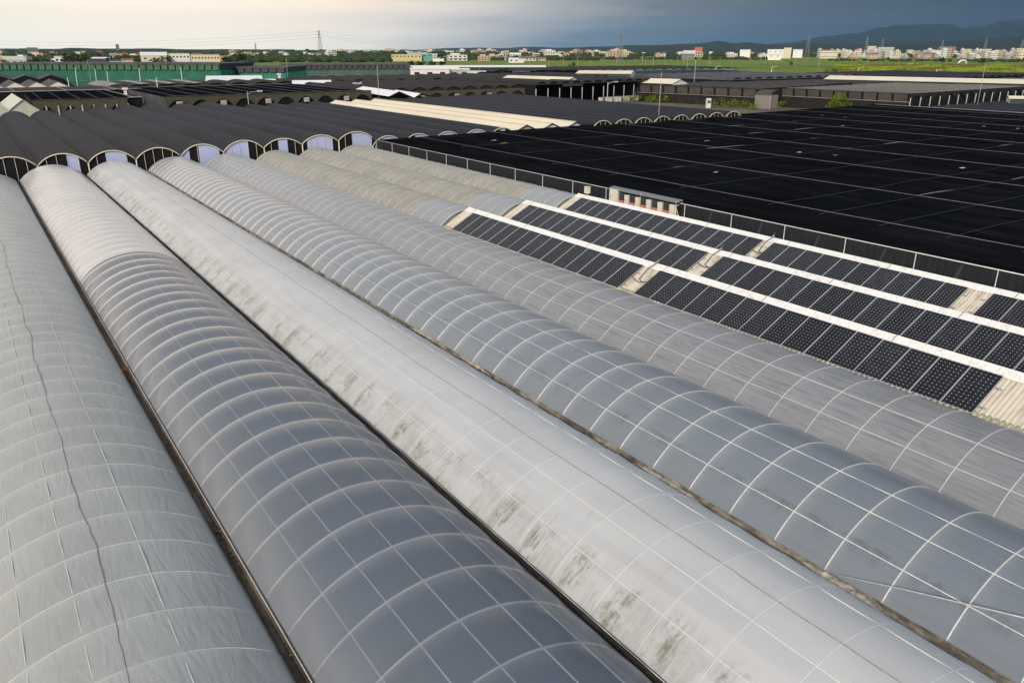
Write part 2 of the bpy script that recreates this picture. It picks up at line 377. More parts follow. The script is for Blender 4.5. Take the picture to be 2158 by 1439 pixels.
def hz(px, py, dist):
    b_ = -(py - 719.5) / F; fw = cos(PITCH) + b_ * sin(PITCH); up_ = -sin(PITCH) + b_ * cos(PITCH)
    a = (px - 1079) / F; return CAMH + up_ / sqrt(a * a + fw * fw) * dist
ORD = ['first', 'second', 'third', 'fourth', 'fifth', 'sixth', 'seventh', 'eighth', 'ninth', 'tenth', 'eleventh', 'twelfth', 'thirteenth', 'fourteenth', 'fifteenth', 'sixteenth', 'seventeenth', 'eighteenth', 'nineteenth', 'twentieth']
TENS = {2: 'twenty', 3: 'thirty', 4: 'forty', 5: 'fifty', 6: 'sixty', 7: 'seventy', 8: 'eighty', 9: 'ninety'}
def ordn(i):                # 0 -> first
    if i >= 99: return 'hundredth' if i == 99 else 'hundred-and-' + ordn(i - 100)
    if i < 20: return ORD[i]
    t, u_ = divmod(i + 1, 10)
    return (TENS[t][:-1] + 'ieth') if u_ == 0 else TENS[t] + '-' + ORD[u_ - 1]

# ------------------------------------------------------------------ ground
mb = MB()
R_ = [0, 60, 200, 600, 2000, 6000, 30000]
N_ = 48
mb.v.append((0, 0, 0))
for r in R_[1:]:
    for j in range(N_): mb.v.append((r * cos(2 * pi * j / N_), r * sin(2 * pi * j / N_), 0))
for j in range(N_): mb.f.append((0, 1 + j, 1 + (j + 1) % N_)); mb.mi.append(0)
for k in range(len(R_) - 2):
    for j in range(N_):
        a, b2 = 1 + k * N_ + j, 1 + k * N_ + (j + 1) % N_
        mb.f.append((a, a + N_, b2 + N_, b2)); mb.mi.append(0)
tag(mb.build('ground', M_ground), 'flat farmland ground reaching the horizon', kind='structure')

# ------------------------------------------------------------------ greenhouse tunnels in the foreground
GZ = 2.6
def arc_pt(xc, half, sag, t, zb, off=0.0):   # t in -1..1 across
    Rr = (half * half + sag * sag) / (2 * sag); ph = asin(half / Rr) * t
    return (xc + (Rr + off) * sin(ph), zb + (Rr + off) * cos(ph) - (Rr - sag))
BAY = 1.45
def tunnel(name, label, x0, x1, sag, y0, y1, mat, hoopmat, bayoff, sagdepth=.05, sunk=.012, hr=.019, purl=(), poff=-.008, prr=.8, liner=None, cord=None, yb=None, mat2=None, nt_=28, sub=6, jit=.0, floor=None):
    xc, half = (x0 + x1) / 2, (x1 - x0) / 2
    t = thing('greenhouse_tunnel', label, 'greenhouse', (xc, y0, 0), 0, 'plastic film tunnels in the foreground')
    k0 = math.ceil((y0 - bayoff) / BAY); k1 = math.floor((y1 - bayoff) / BAY)
    def cover(ya, yb_, material):
        n = max(2, int((yb_ - ya) / BAY * sub)); m = MB()
        def fn(a, b_):
            y = ya + (yb_ - ya) * a / n; ph = ((y - bayoff) / BAY) % 1.0; tt = -1 + 2 * b_ / nt_
            edge = min(1, (1 - abs(tt)) * 5)
            wv = (noise.noise(Vector((tt * 2.0, y * .55, xc))) * jit)
            kb = math.floor((y - bayoff) / BAY); vb = 1 + .45 * noise.noise(Vector((kb * .83, tt * 1.1, xc)))
            d = -sagdepth * vb * sin(pi * ph) * edge + wv * edge
            x, z = arc_pt(xc, half, sag, tt, GZ, d)
            return (x - xc, y - y0, z)
        m.grid(fn, n, nt_); return m.build('film_cover', material, t, True)
    if yb: cover(y0, yb, mat); cover(yb + .002, y1, mat2)
    else: cover(y0, y1, mat)
    m = MB(); m.tube([(arc_pt(xc, half, sag, -1 + 2 * k / 20, GZ, -sunk)[0] - xc, 0, arc_pt(xc, half, sag, -1 + 2 * k / 20, GZ, -sunk)[1]) for k in range(21)], hr, 6)
    first = None
    for k in range(k0, k1 + 1):
        yy = bayoff + k * BAY - y0
        if first is None: first = m.build('hoop', hoopmat, t, True, (0, yy, 0))
        else: copy_obj(first, t, (0, yy, 0))
    for vv in purl:
        Rr = (half * half + sag * sag) / (2 * sag); tt = asin(max(-1, min(1, (vv - xc) / Rr))) / asin(half / Rr)
        x, z = arc_pt(xc, half, sag, tt, GZ, -hr * 1.6 if sagdepth < -.03 else (.002 if sagdepth < 0 else poff))
        m = MB(); m.tube([(x - xc, 0, z), (x - xc, y1 - y0, z)], hr * prr, 6); m.build('purlin', hoopmat, t, True)
    if liner:
        lm, ta, tb, off = liner
        m = MB(); n = int((y1 - y0) / BAY * 6)
        def fn(a, b_):
            y = y0 + (y1 - y0) * a / n; ph = ((y - bayoff) / BAY) % 1.0
            te = tb - .10 * (1 - sin(pi * ph)) ** 2 - .03 * noise.noise(Vector((y * .8, xc, 3)))
            tt = ta + (te - ta) * b_ / 16
            x, z = arc_pt(xc, half, sag, tt, GZ, -off); return (x - xc, y - y0, z)
        m.grid(fn, n, 16); m.build('inner_shade_cloth', lm, t, True)
        m = MB(); m.box(x0 - xc + .05, x1 - xc - .05, 0, y1 - y0, GZ - .35, GZ - .32); m.build('inner_floor_cloth', floor or M_liner3, t)
    else:
        m = MB(); m.box(x0 - xc + .05, x1 - xc - .05, 0, y1 - y0, GZ - .35, GZ - .32); m.build('inner_floor_cloth', floor or M_liner3, t)
    if cord:
        vv, cm, r, wob = cord
        m = MB(); pts = []
        n = int((y1 - y0) / .35)
        Rr = (half * half + sag * sag) / (2 * sag)
        for k in range(n + 1):
            y = y0 + (y1 - y0) * k / n
            xx = vv + wob * (noise.noise(Vector((y * .45, 1.7, xc))) + .35 * noise.noise(Vector((y * 1.7, 4.7, xc))))
            tt = asin((xx - xc) / Rr) / asin(half / Rr); ph = ((y - bayoff) / BAY) % 1.0
            x, z = arc_pt(xc, half, sag, tt, GZ, .006 - sagdepth * sin(pi * ph)); pts.append((x - xc, y - y0, z))
        m.tube(pts, r, 5); m.build('ridge_cord', cm, t, True)
    # gable end wall of the same sheet, both ends
    for yy in (0.0, y1 - y0):
        m = MB(); pts = [(arc_pt(xc, half, sag, -1 + 2 * k / 20, GZ, -.03)[0] - xc, yy, arc_pt(xc, half, sag, -1 + 2 * k / 20, GZ, -.03)[1]) for k in range(21)]
        pts = [(pts[0][0], yy, 0)] + pts + [(pts[-1][0], yy, 0)]
        m.poly(pts); m.build('gable_end', mat2 or mat, t)
    return t
G = [-2.15, 3.37, 9.12, 14.68, 20.25, 25.65, 30.4, 35.25, 40.0]
Y0, Y1 = -10.0, 87.8
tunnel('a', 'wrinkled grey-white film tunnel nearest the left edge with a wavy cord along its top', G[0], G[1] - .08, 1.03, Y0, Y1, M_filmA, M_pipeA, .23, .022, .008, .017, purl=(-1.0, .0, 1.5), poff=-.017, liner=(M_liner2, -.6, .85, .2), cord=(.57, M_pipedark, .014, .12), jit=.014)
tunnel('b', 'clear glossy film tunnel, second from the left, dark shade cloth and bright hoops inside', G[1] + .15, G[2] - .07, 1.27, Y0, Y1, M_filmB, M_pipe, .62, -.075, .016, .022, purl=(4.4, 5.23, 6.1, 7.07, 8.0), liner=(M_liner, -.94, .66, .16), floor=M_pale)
tunnel('c', 'milky white film tunnel with green-brown mould streaks along its left edge', G[2] + .05, G[3] - .17, 1.27, Y0, Y1, M_filmC, M_pipeC, .4, .016, .0105, .0155, purl=(9.95, 10.9, 12.9), poff=-.012, liner=(M_liner3, -.8, .55, .25), cord=(11.66, M_pipedark, .009, .05), jit=.003)
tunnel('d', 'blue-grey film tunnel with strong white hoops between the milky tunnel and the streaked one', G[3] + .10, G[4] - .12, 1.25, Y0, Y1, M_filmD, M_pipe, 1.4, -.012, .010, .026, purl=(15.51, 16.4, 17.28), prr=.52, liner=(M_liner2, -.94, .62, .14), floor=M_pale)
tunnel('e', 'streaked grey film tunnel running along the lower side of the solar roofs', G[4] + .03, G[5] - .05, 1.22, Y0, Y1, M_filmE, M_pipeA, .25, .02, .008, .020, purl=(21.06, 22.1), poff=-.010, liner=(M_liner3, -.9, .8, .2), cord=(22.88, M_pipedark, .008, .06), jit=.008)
dt = [o for o in bpy.data.objects if o.name.startswith('greenhouse_tunnel') and 'blue-grey' in o.get('label', '')][0]
def brace(pts, r):
    m = MB(); P = []
    for px, py, z in pts:
        x, y = at(px, py, GZ + z); P.append((x - dt.location.x, y - dt.location.y, GZ + z + .01))
    m.tube(P, r, 6); m.build('wind_brace', M_pipe, dt, True)
brace([(1742, 1207, .08), (1820, 1224, .36), (1900, 1241, .60), (2010, 1267, .86), (2120, 1293, 1.06), (2200, 1312, 1.14)], .014)
YB = 51.5
for i, (a, b_) in enumerate(((G[5], G[6]), (G[6], G[7]), (G[7], G[8]))):
    tunnel('f', ['beige dusty tunnel ending in grey film at the nearest solar roof', 'beige dusty tunnel in the middle of the three', 'beige dusty tunnel alongside the black net house'][i],
           a + .03, b_ - .03, 1.15, 46.5, Y1, M_filmG, M_pipe, .4, -.06, -.004, .026, purl=(), yb=YB, mat2=M_filmF, jit=.03)

# gutters between the tunnels
def gutter(x, w, col, label, y0=Y0, y1=Y1, lump=0):
    m = MB()
    n = int((y1 - y0) / .3)
    prof = [(-w, .10), (-w * .8, .02), (-w * .45, -.07), (w * .45, -.07), (w * .8, .02), (w, .10)]
    def fn(a, b_):
        y = y0 + (y1 - y0) * a / n; px_, pz = prof[b_]
        z = GZ + pz + lump * (noise.noise(Vector((px_ * 6, y * 1.3, x))) * .5 + .25 if 0 < b_ < 5 else 0)
        return (x + px_ + lump * .4 * noise.noise(Vector((b_, y * .8, x + 5))), y, z)
    m.grid(fn, n, 5)
    return tag(m.build('gutter', col, None, True), label, 'gutter', 'rain gutters between the tunnels')
b = MatB('muddy_gutter'); b.set(Base_Color=b.ramp(b.noise(1.0, 6, .7, (4, .5, 1)), [(.3, (.022, .016, .011)), (.5, (.075, .055, .040)), (.68, (.17, .135, .10))]), Roughness=.8); M_mud = b.m
b = MatB('muddy_tan_plastic'); b.set(Base_Color=b.ramp(b.noise(1.6, 6, .75, (3, .6, 1)), [(.32, (.03, .024, .018)), (.48, (.13, .11, .085)), (.58, (.28, .25, .20)), (.75, (.40, .36, .29))]), Roughness=.7); b.bump(b.noise(9, 4), .6, .05); M_tandirt = b.m
gutter(G[1] + .03, .13, M_mud, 'brown muddy gutter between the wrinkled tunnel and the clear glossy tunnel')
gutter(G[2] - .01, .085, M_mud, 'dark narrow gutter between the clear glossy tunnel and the milky white tunnel')
gutter(G[3] - .03, .145, M_tandirt, 'gutter full of crumpled tan plastic beside the milky white tunnel', lump=.13)
gutter(G[4], .14, M_mud, 'dirty gutter between the blue-grey tunnel and the streaked tunnel', lump=.05)
gutter(G[5] + .02, .12, M_mud, 'gutter between the streaked tunnel and the nearest solar roof', lump=.04)
def litter(x, w, n, label, seed):
    rnd = random.Random(seed); m = MB()
    for _ in range(n):
        y = rnd.uniform(0, 60) if rnd.random() < .5 else rnd.gauss(rnd.choice([9, 17, 24, 33]), 1.6); a = rnd.random() * pi; s_ = rnd.uniform(.02, .05); xx = x + rnd.uniform(-w, w); z = GZ - .05 + rnd.random() * .03
        m.poly([(xx - cos(a) * s_, y - sin(a) * s_, z), (xx + sin(a) * s_ * .5, y - cos(a) * s_ * .5, z + .012), (xx + cos(a) * s_, y + sin(a) * s_, z), (xx - sin(a) * s_ * .5, y + cos(a) * s_ * .5, z + .01)])
    tag(m.build('leaf_litter', M_litter, None), label, 'leaf litter', None, 'stuff')
M_litter = plain('dry_leaf_litter', (.20, .14, .07), .9, 0, .6, 9)
litter(G[1] + .03, .08, 900, 'dry leaves scattered in the muddy gutter beside the wrinkled tunnel', 1)
litter(G[2] - .01, .05, 500, 'dry leaves scattered in the dark narrow gutter', 2)
litter(G[3] - .03, .09, 500, 'dry leaves among the crumpled plastic in the tan gutter', 3)
# pale rolled film edges and clip rails beside the gutters
def clip(x, label, r=.013, z=.06):
    m = MB(); m.tube([(x, Y0, GZ + z), (x, Y1, GZ + z)], r, 6); tag(m.build('film_clip_rail', M_pipe, None, True), label, 'rail', 'thin clip rails holding the film edges')
clip(G[1] + .145, 'thin pale rail on the right lip of the brown muddy gutter'); clip(G[2] + .065, 'thin pale rail on the right lip of the dark narrow gutter', z=.07)
# crumpled surplus plastic
def crumple(px0, py0, px1, py1, w, hgt, label, seed):
    a = at(px0, py0, GZ); c_ = at(px1, py1, GZ)
    m = MB(); n = 60
    def fn(i, j):
        t = i / n; x = a[0] + (c_[0] - a[0]) * t; y = a[1] + (c_[1] - a[1]) * t; e = sin(pi * t) ** .6
        th = pi * j / 12
        rr = 1 + .5 * noise.noise(Vector((t * 14, j * .5, seed))) + .25 * noise.noise(Vector((t * 40, j * 1.5, seed + 4)))
        return (x + cos(th) * w * rr * e, y + .03 * noise.noise(Vector((t * 30, j, seed))), GZ + .02 + sin(th) * hgt * rr * e)
    m.grid(fn, n, 12); return tag(m.build('crumpled_film', M_tan, None, True), label, 'plastic sheet', 'crumpled surplus film in the gutters')
crumple(1690, 1185, 1900, 1335, .19, .16, 'large tan bundle of crumpled film in the gutter at bottom right', 2)
crumple(1330, 975, 1480, 1065, .12, .09, 'low tan roll of crumpled film further up the same gutter, beside the blue-grey tunnel', 9)
crumple(850, 680, 950, 740, .10, .09, 'ragged tan film edge in the gutter, above the middle of the picture', 13)
crumple(960, 745, 1035, 792, .10, .08, 'short ragged tan film edge just uphill of the small rusty clamp', 21)
for (px, py, sz, lb) in ((265, 775, .13, 'rusty brown clamp in the gutter beside the wrinkled tunnel'), (553, 706, .07, 'small rusty clamp in the dark narrow gutter'), (1037, 795, .06, 'small rusty clamp in the gutter beside the blue-grey tunnel'), (1592, 795, .06, 'tiny rusty clamp on top of the streaked tunnel edge')):
    x, y = at(px, py, GZ + .1)
    m = MB(); m.box(x - sz, x + sz, y - sz * .7, y + sz * .7, GZ - .05, GZ + .07); m.box(x - sz * .6, x + sz * .6, y - sz * .25, y + sz * .25, GZ + .072, GZ + .13); m.tube([(x, y, GZ + .1), (x, y, GZ + .2)], sz * .2)
    tag(m.build('rusty_clamp', M_rust), lb, 'clamp')

# ------------------------------------------------------------------ solar roofs
RZ = GZ + 1.35
mod_proto = None
def solar_roof(x0, x1, xr, ye, arrays, nm, label):
    y0 = Y0
    t = thing('solar_roof', label, 'roof', (xr, y0, 0), 0, 'white gabled solar roofs')
    L = ye - y0
    # ribbed roofing, both slopes
    for sgn, xe in ((-1, x0 + .02), (1, x1 - .02)):
        m = MB(); n = int(L / .16) * 4
        def fn(a, b_):
            y = L * a / n; rib = [0, .028, .028, 0][a % 4]
            f_ = b_ / 3; x = (xe - xr) * f_; z = RZ - .03 + (GZ + .18 - RZ) * f_
            return (x, y, z + rib)
        m.grid(fn, n, 3); m.build('ribbed_roofing', M_ribbed, t)
    m = MB(); sl = (RZ - GZ - .18) / (xr - x0)
    cw = .39
    m.quad((-cw, 0, RZ - cw * sl + .045), (0, 0, RZ + .035), (0, L + .05, RZ + .035), (-cw, L + .05, RZ - cw * sl + .045))
    m.quad((0, 0, RZ + .035), (cw, 0, RZ - cw * sl + .045), (cw, L + .05, RZ - cw * sl + .045), (0, L + .05, RZ + .035))
    m.box(-cw - .002, -cw + .012, 0, L + .05, RZ - cw * sl + .01, RZ - cw * sl + .045); m.box(cw - .012, cw + .002, 0, L + .05, RZ - cw * sl + .01, RZ - cw * sl + .045)
    m.build('ridge_cap', M_cap, t)
    for k in range(9):
        yy = L - .9 - k * 6.1
        m = MB(); m.box(-cw - .01, .02, yy, yy + .035, RZ - .02 - cw * sl * .0 - .2, RZ + .05)
        m.v = [(x, y, RZ + .05 + x * sl if z > RZ else RZ + x * sl - .02) for (x, y, z) in m.v]
        m.build('cap_strap', M_pipedark, t)
    m = MB(); q = int(L / .22)
    for k in range(q):
        ya_ = L * k / q; dz = .03 * noise.noise(Vector((k * .3, xr, 0))); dx = .05 * noise.noise(Vector((k * .37, xr, 5)))
        m.tube([(x0 - xr + .25, ya_ + .1, GZ + .30), (x0 - xr - .02, ya_ + .1, GZ + .22 + dz), (x0 - xr - .14 + dx, ya_ + .1, GZ + .13 + dz)], [.085, .085, .07], 6)
    m.build('eave_fringe', M_fringe, t, True)
    m = MB(); m.quad((x0 - xr, L, GZ), (x1 - xr, L, GZ), (0, L, RZ - .03), (0, L, RZ - .03)); m.build('gable_end', M_cream, t)
    m = MB()
    for sg, xe in ((-1, x0), (1, x1)):
        m.tube([(xe - xr, L + .03, GZ + .1), (0, L + .03, RZ + .02)], .045, 6)
    m.build('gable_trim', M_rust if False else M_cream, t)
    m = MB(); m.box(x0 - xr, x1 - xr, 0, L, GZ - .3, GZ - .27); m.build('inner_floor_cloth', M_liner, t)
    # mounting rails and modules
    sx = xr - x0; al = atan2(RZ - GZ - .18, sx)
    for ai, (ya, yb_, cnt) in enumerate(arrays):
        pitch = (ya - yb_) / cnt
        for k in range(cnt):
            yc = ya - (k + 1) * pitch
            place_module(xr, yc, al, pitch - .07, f"{ordn(k)} black module from the far end, {['far', 'near', 'last'][ai]} array, {nm} solar roof")
        for q in (.5, 1.5):
            m = MB(); xa = -(.47 + q * cos(al)); za = RZ - .47 * sl - q * sin(al) + .045
            m.box(xa - .02, xa + .02, yb_ - y0 - .25, ya - y0 + .25, za, za + .035); m.build('mounting_rail', M_alu, t)
    return t
def place_module(xr, y, al, w, label):
    global mod_proto
    x = xr - .46; z = RZ - .46 * (RZ - GZ - .18) / 2.35 + .075
    if mod_proto is None:
        mod_proto = thing('solar_module', label, 'solar panel', (x, y, z), 0, 'black solar modules on the white roofs')
        Lm = 1.93
        m = MB(); m.box(-Lm, 0, 0, w, .006, .034); mod_cells = m.build('cell_sheet', M_cells, mod_proto)
        # cells start .017 in from the frame
        mod_cells.data.transform(__import__('mathutils').Matrix.Translation((0, 0, 0)))
        m = MB()
        fr = .022
        m.box(-Lm - fr, fr * .2, -fr, 0, 0, .042); m.box(-Lm - fr, fr * .2, w, w + fr, 0, .042)
        m.box(-Lm - fr, -Lm, 0, w, 0, .042); m.box(0, fr, 0, w, 0, .042)
        m.build('module_frame', M_alu, mod_proto)
        r = mod_proto
    else:
        r = copy_thing(mod_proto, (x, y, z), None, label)
    r.rotation_euler = (radians(random.uniform(-.35, .35)), -al + radians(random.uniform(-.5, .5)), 0)
solar_roof(G[5] + .12, G[6] - .02, 28.0, 46.35, [(45.2, 28.45, 15), (27.3, 10.85, 15)], 'nearest', 'white gabled roof with two arrays of solar modules, nearest of the three')
solar_roof(G[6] + .02, G[7] - .02, 32.85, 46.35, [(45.4, 28.5, 15), (27.5, 9.6, 16)], 'middle', 'white gabled roof with solar modules, middle one of the three')
solar_roof(G[7] + .02, G[8] - .1, 37.72, 46.4, [(45.6, 28.75, 15), (28.05, 17.0, 10), (15.9, 8.2, 7)], 'farthest', 'white gabled roof with solar modules, beside the black net house')

# cables in the gaps between the arrays
def cable(pts, r, label, grp='black cables looped over the solar roofs'):
    m = MB(); P = []
    for k in range(len(pts) - 1):
        for j in range(8):
            t = j / 8; P.append([pts[k][i] + (pts[k + 1][i] - pts[k][i]) * t for i in range(3)])
    P.append(pts[-1]); m.tube(P, r, 5); tag(m.build('cable', M_cable, None, True), label, 'cable', grp)
def on_slope(xr, d, y, up=.09):   # d = distance down from the ridge
    return (xr - d, y, RZ - d * 1.17 / 2.3 + up)
for i, (xr, ya, nm) in enumerate(((28.0, 27.9, 'nearest'), (32.85, 28.0, 'middle'), (37.72, 28.4, 'farthest'))):
    cable([on_slope(xr, .0, ya, .1), on_slope(xr, .6, ya + .1, .13), on_slope(xr, 1.3, ya - .05, .10), on_slope(xr, 1.5, ya - .5, .16)], .022, f'black cable running down the gap between the arrays of the {nm} solar roof')
    cable([on_slope(xr, 1.25, ya + .5), on_slope(xr, 1.45, ya + .2, .17), on_slope(xr, 1.5, ya - .2, .12), on_slope(xr, 1.3, ya - .6)], .02, f'black cable crossing the gap between the arrays of the {nm} solar roof')
    m = MB(); x, y, z = on_slope(xr, .05, ya); m.tube([(x, y, z - .02), (x, y, z + .14), (x + .1, y, z + .26)], .025); m.tube([(x - .12, y, z + .05), (x + .12, y, z + .05)], .04)
    tag(m.build('cable_hood', M_pipedark, None, True), f'small grey cable hood on the ridge of the {nm} solar roof', 'cable hood', 'cable hoods on the ridge caps')

# ------------------------------------------------------------------ inverter rack beside the net house
t = thing('inverter_rack', 'long grey canopy on legs sheltering a row of inverters beside the black net house', 'rack', (40.0, 38.2, GZ))
m = MB(); m.quad((-.38, -.1, 1.72), (.28, -.1, 1.86), (.28, 7.2, 1.86), (-.38, 7.2, 1.72)); m.quad((-.38, -.1, 1.69), (-.38, 7.2, 1.69), (.28, 7.2, 1.83), (.28, -.1, 1.83)); m.build('canopy', M_canopy, t)
for yy in (0.05, 3.6, 6.9):
    for xx in (-.25, .3):
        m = MB(); m.tube([(xx, yy, -2.6), (xx, yy, 1.83)], .03); m.build('leg', M_pipe, t, True)
m = MB(); m.tube([(-.25, .05, 1.4), (-.25, -.55, .2)], .025); m.build('brace', M_pipe, t, True)
for zz in (.78, 1.5):
    m = MB(); m.tube([(-.02, 0, zz), (-.02, 7, zz)], .025); m.build('cross_rail', M_pipe, t, True)
def cabinet(y, w, h, z, kind, label):
    t = thing('inverter' if kind else 'electrical_cabinet', label, 'inverter' if kind else 'cabinet', (39.8, y, GZ + z), 0, 'electrical boxes under the grey canopy')
    m = MB()
    if kind:
        m.box(-.16, .1, 0, w, .28, h); 
        for j in range(4): m.box(-.175, -.16, .04, w - .04, .34 + j * .1, .39 + j * .1)
        m.build('housing', M_charcoal, t); m = MB(); m.box(-.18, .09, .0, w, 0, .275); m.box(-.185, -.175, .05, w - .05, .06, .2); m.build('lower_cover', M_salmon, t)
    else:
        m.box(-.17, .1, 0, w, 0, h); m.box(-.19, -.172, .03, w - .03, .03, h - .03); m.build('housing', M_beigebox, t)
        m = MB(); m.box(-.2, -.192, w * .8, w * .86, h * .4, h * .55); m.build('handle', M_charcoal, t)
cabinet(44.15, .95, 1.05, .7, 0, 'large ivory cabinet at the far end of the rack')
yy = 43.55
for i, kd in enumerate((1, 0, 1, 0, 1, 0, 1, 0, 1, 0)):
    cabinet(yy - i * .58 - .02, .47, .78 if kd else .74, .78, kd, f"{ordn(i // 2)} {'dark inverter with salmon lower cover' if kd else 'small ivory cabinet'} from the far end of the rack")
m = MB(); m.box(37.45, 37.75, 45.1, 45.45, RZ + .22, RZ + .68); m.box(37.42, 37.78, 45.06, 45.49, RZ + .682, RZ + .71); m.tube([(37.6, 45.25, RZ - .02), (37.6, 45.25, RZ + .22)], .03)
tag(m.build('junction_box', M_beigebox), 'small ivory junction box on a stub post, far end of the third solar roof', 'junction box')

# ------------------------------------------------------------------ the big black net house
NZ = GZ + 1.6; NX0, NX1, NY0, NY1 = 40.15, 148.0, -8.0, 87.6
WV = [45.9, 56.6, 67.5, 78.2, 88.9, 99.6, 110.4, 121.2, 132.0, 142.5]
t = thing('black_net_house', 'huge flat-roofed house of black shade net with pale wires over its roof', 'shade house', (NX0, NY0, 0))
m = MB(); n1_, n2_ = 160, 190
def fn(i, j):
    x = NX0 + (NX1 - NX0) * i / n1_; y = NY0 + (NY1 + (x - NX0) * .04 - NY0) * j / n2_
    if i == 0 or j == n2_ or i == n1_ or j == 0: return (x - NX0, y - NY0, NZ)
    # hangs a little between the wires (x) and cross seams (y)
    d = min(abs(x - wv) for wv in WV + [NX0]); s_ = min(1, d / 5.3); ph = ((y - 2.0) / 4.1) % 1.0
    z = NZ - .16 * sin(pi / 2 * s_) - .10 * sin(pi * ph) ** .6 + .10 * noise.noise(Vector((x * .25, y * .3, 0))) + .06 * noise.noise(Vector((x * .9, y * .5, 4)))
    return (x - NX0, y - NY0, z)
m.grid(fn, n1_, n2_); m.build('net_roof', M_netroof, t, True)
b = MatB('black_net_side'); b.set(Base_Color=b.ramp(b.noise(1.2, 5, .7, (1, 4, .4)), [(.35, (.009, .010, .014)), (.6, (.020, .021, .026)), (.8, (.034, .032, .034))]), Roughness=.6, Specular_IOR_Level=.3); M_netside = b.m
m = MB(); m.box(-.01, .01, 0, NY1 - NY0, 0, NZ - .02); m.build('side_net', M_netside, t); 
m = MB(); m.box(0.02, NX1 - NX0, NY1 - NY0 - .5, NY1 - NY0 - .48, 0, NZ - .1); m.build('end_net', M_black, t)
m = MB(); m.box(NX1 - NX0, NX1 - NX0 + .02, 0, NY1 - NY0 + 3, 0, NZ - .05); m.build('side_net', M_black, t)
m = MB(); m.tube([(-.03, 0, NZ + .02), (-.03, NY1 - NY0 - .05, NZ + .02)], .034, 8); m.build('edge_rail', M_pipe, t, True)
post = None
for k in range(24):
    y = 87.3 - k * 4.13 - NY0
    if y < 0: break
    if post is None:
        m = MB(); m.tube([(0, 0, 0), (0, 0, NZ)], .027, 8); post = m.build('edge_post', M_pipe, t, True, (-.06, y, 0))
    else: copy_obj(post, t, (-.06, y, 0))
for k in range(10):     # slanted stay strips behind the side net
    y = 39.5 - k * 4.13 - NY0
    m = MB(); m.quad((-.03, y, NZ - .1), (-.03, y - .12, NZ - .1), (-.05, y + .5, 1.9), (-.05, y + .8, 1.9)); m.build('net_fold', M_charcoal, t)
wire = None
for wv in WV:
    ln = NY1 + (wv - NX0) * .04 - NY0
    m = MB(); m.tube([(wv - NX0, 0, NZ + .05), (wv - NX0, ln / 2, NZ + .04), (wv - NX0, ln, NZ + .05)], .019, 5); m.build('roof_wire', M_wire, t, True)
for k, yy in enumerate([14.0, 18.2, 22.3, 26.4, 30.6, 34.7, 43.0, 51.2, 59.5, 67.7, 76.0]):
    m = MB(); pts = []
    for j in range(70):
        x = 45 + j * 1.5; pts.append((x - NX0, yy - NY0 + .35 * noise.noise(Vector((x * .15, k, 0))), NZ - .02 + .03 * noise.noise(Vector((x * .4, k, 2)))))
    m.tube(pts, .014, 4); m.build('net_seam', M_charcoal, t, True)
    rs = random.Random(k)
    for q in range(3):
        j = rs.randint(2, 60); ln_ = rs.randint(1, 3); m = MB(); m.tube([(p_[0], p_[1] + .05, p_[2] + .05) for p_ in pts[j:j + ln_ + 1]], [.012] + [.026] * (ln_ - 1) + [.01], 4); m.build('seam_tape', M_pipedark, t, True)
m = MB(); m.tube([(NX1 - NX0, 0, NZ + .04), (NX1 - NX0, NY1 - NY0 + 4, NZ + .04)], .06, 6); m.build('edge_rail', M_conc, t, True)
for (px, py) in ((1060, 303), (1040, 297), (1490, 298), (1685, 322), (1760, 328), (1733, 244), (1782, 248), (1776, 266), (2073, 267), (2144, 272), (1508, 364), (2028, 355)):   # pale scraps caught on the net
    x, y = at(px, py, NZ)
    m = MB(); r = .25 + .2 * random.random()
    m.poly([(x - NX0 + cos(a) * r * (1 + .4 * random.random()), y - NY0 + sin(a) * r * .5, NZ + .03 + .04 * random.random()) for a in [k * pi / 3 for k in range(6)]]); m.build('repair_patch', M_pale, t)

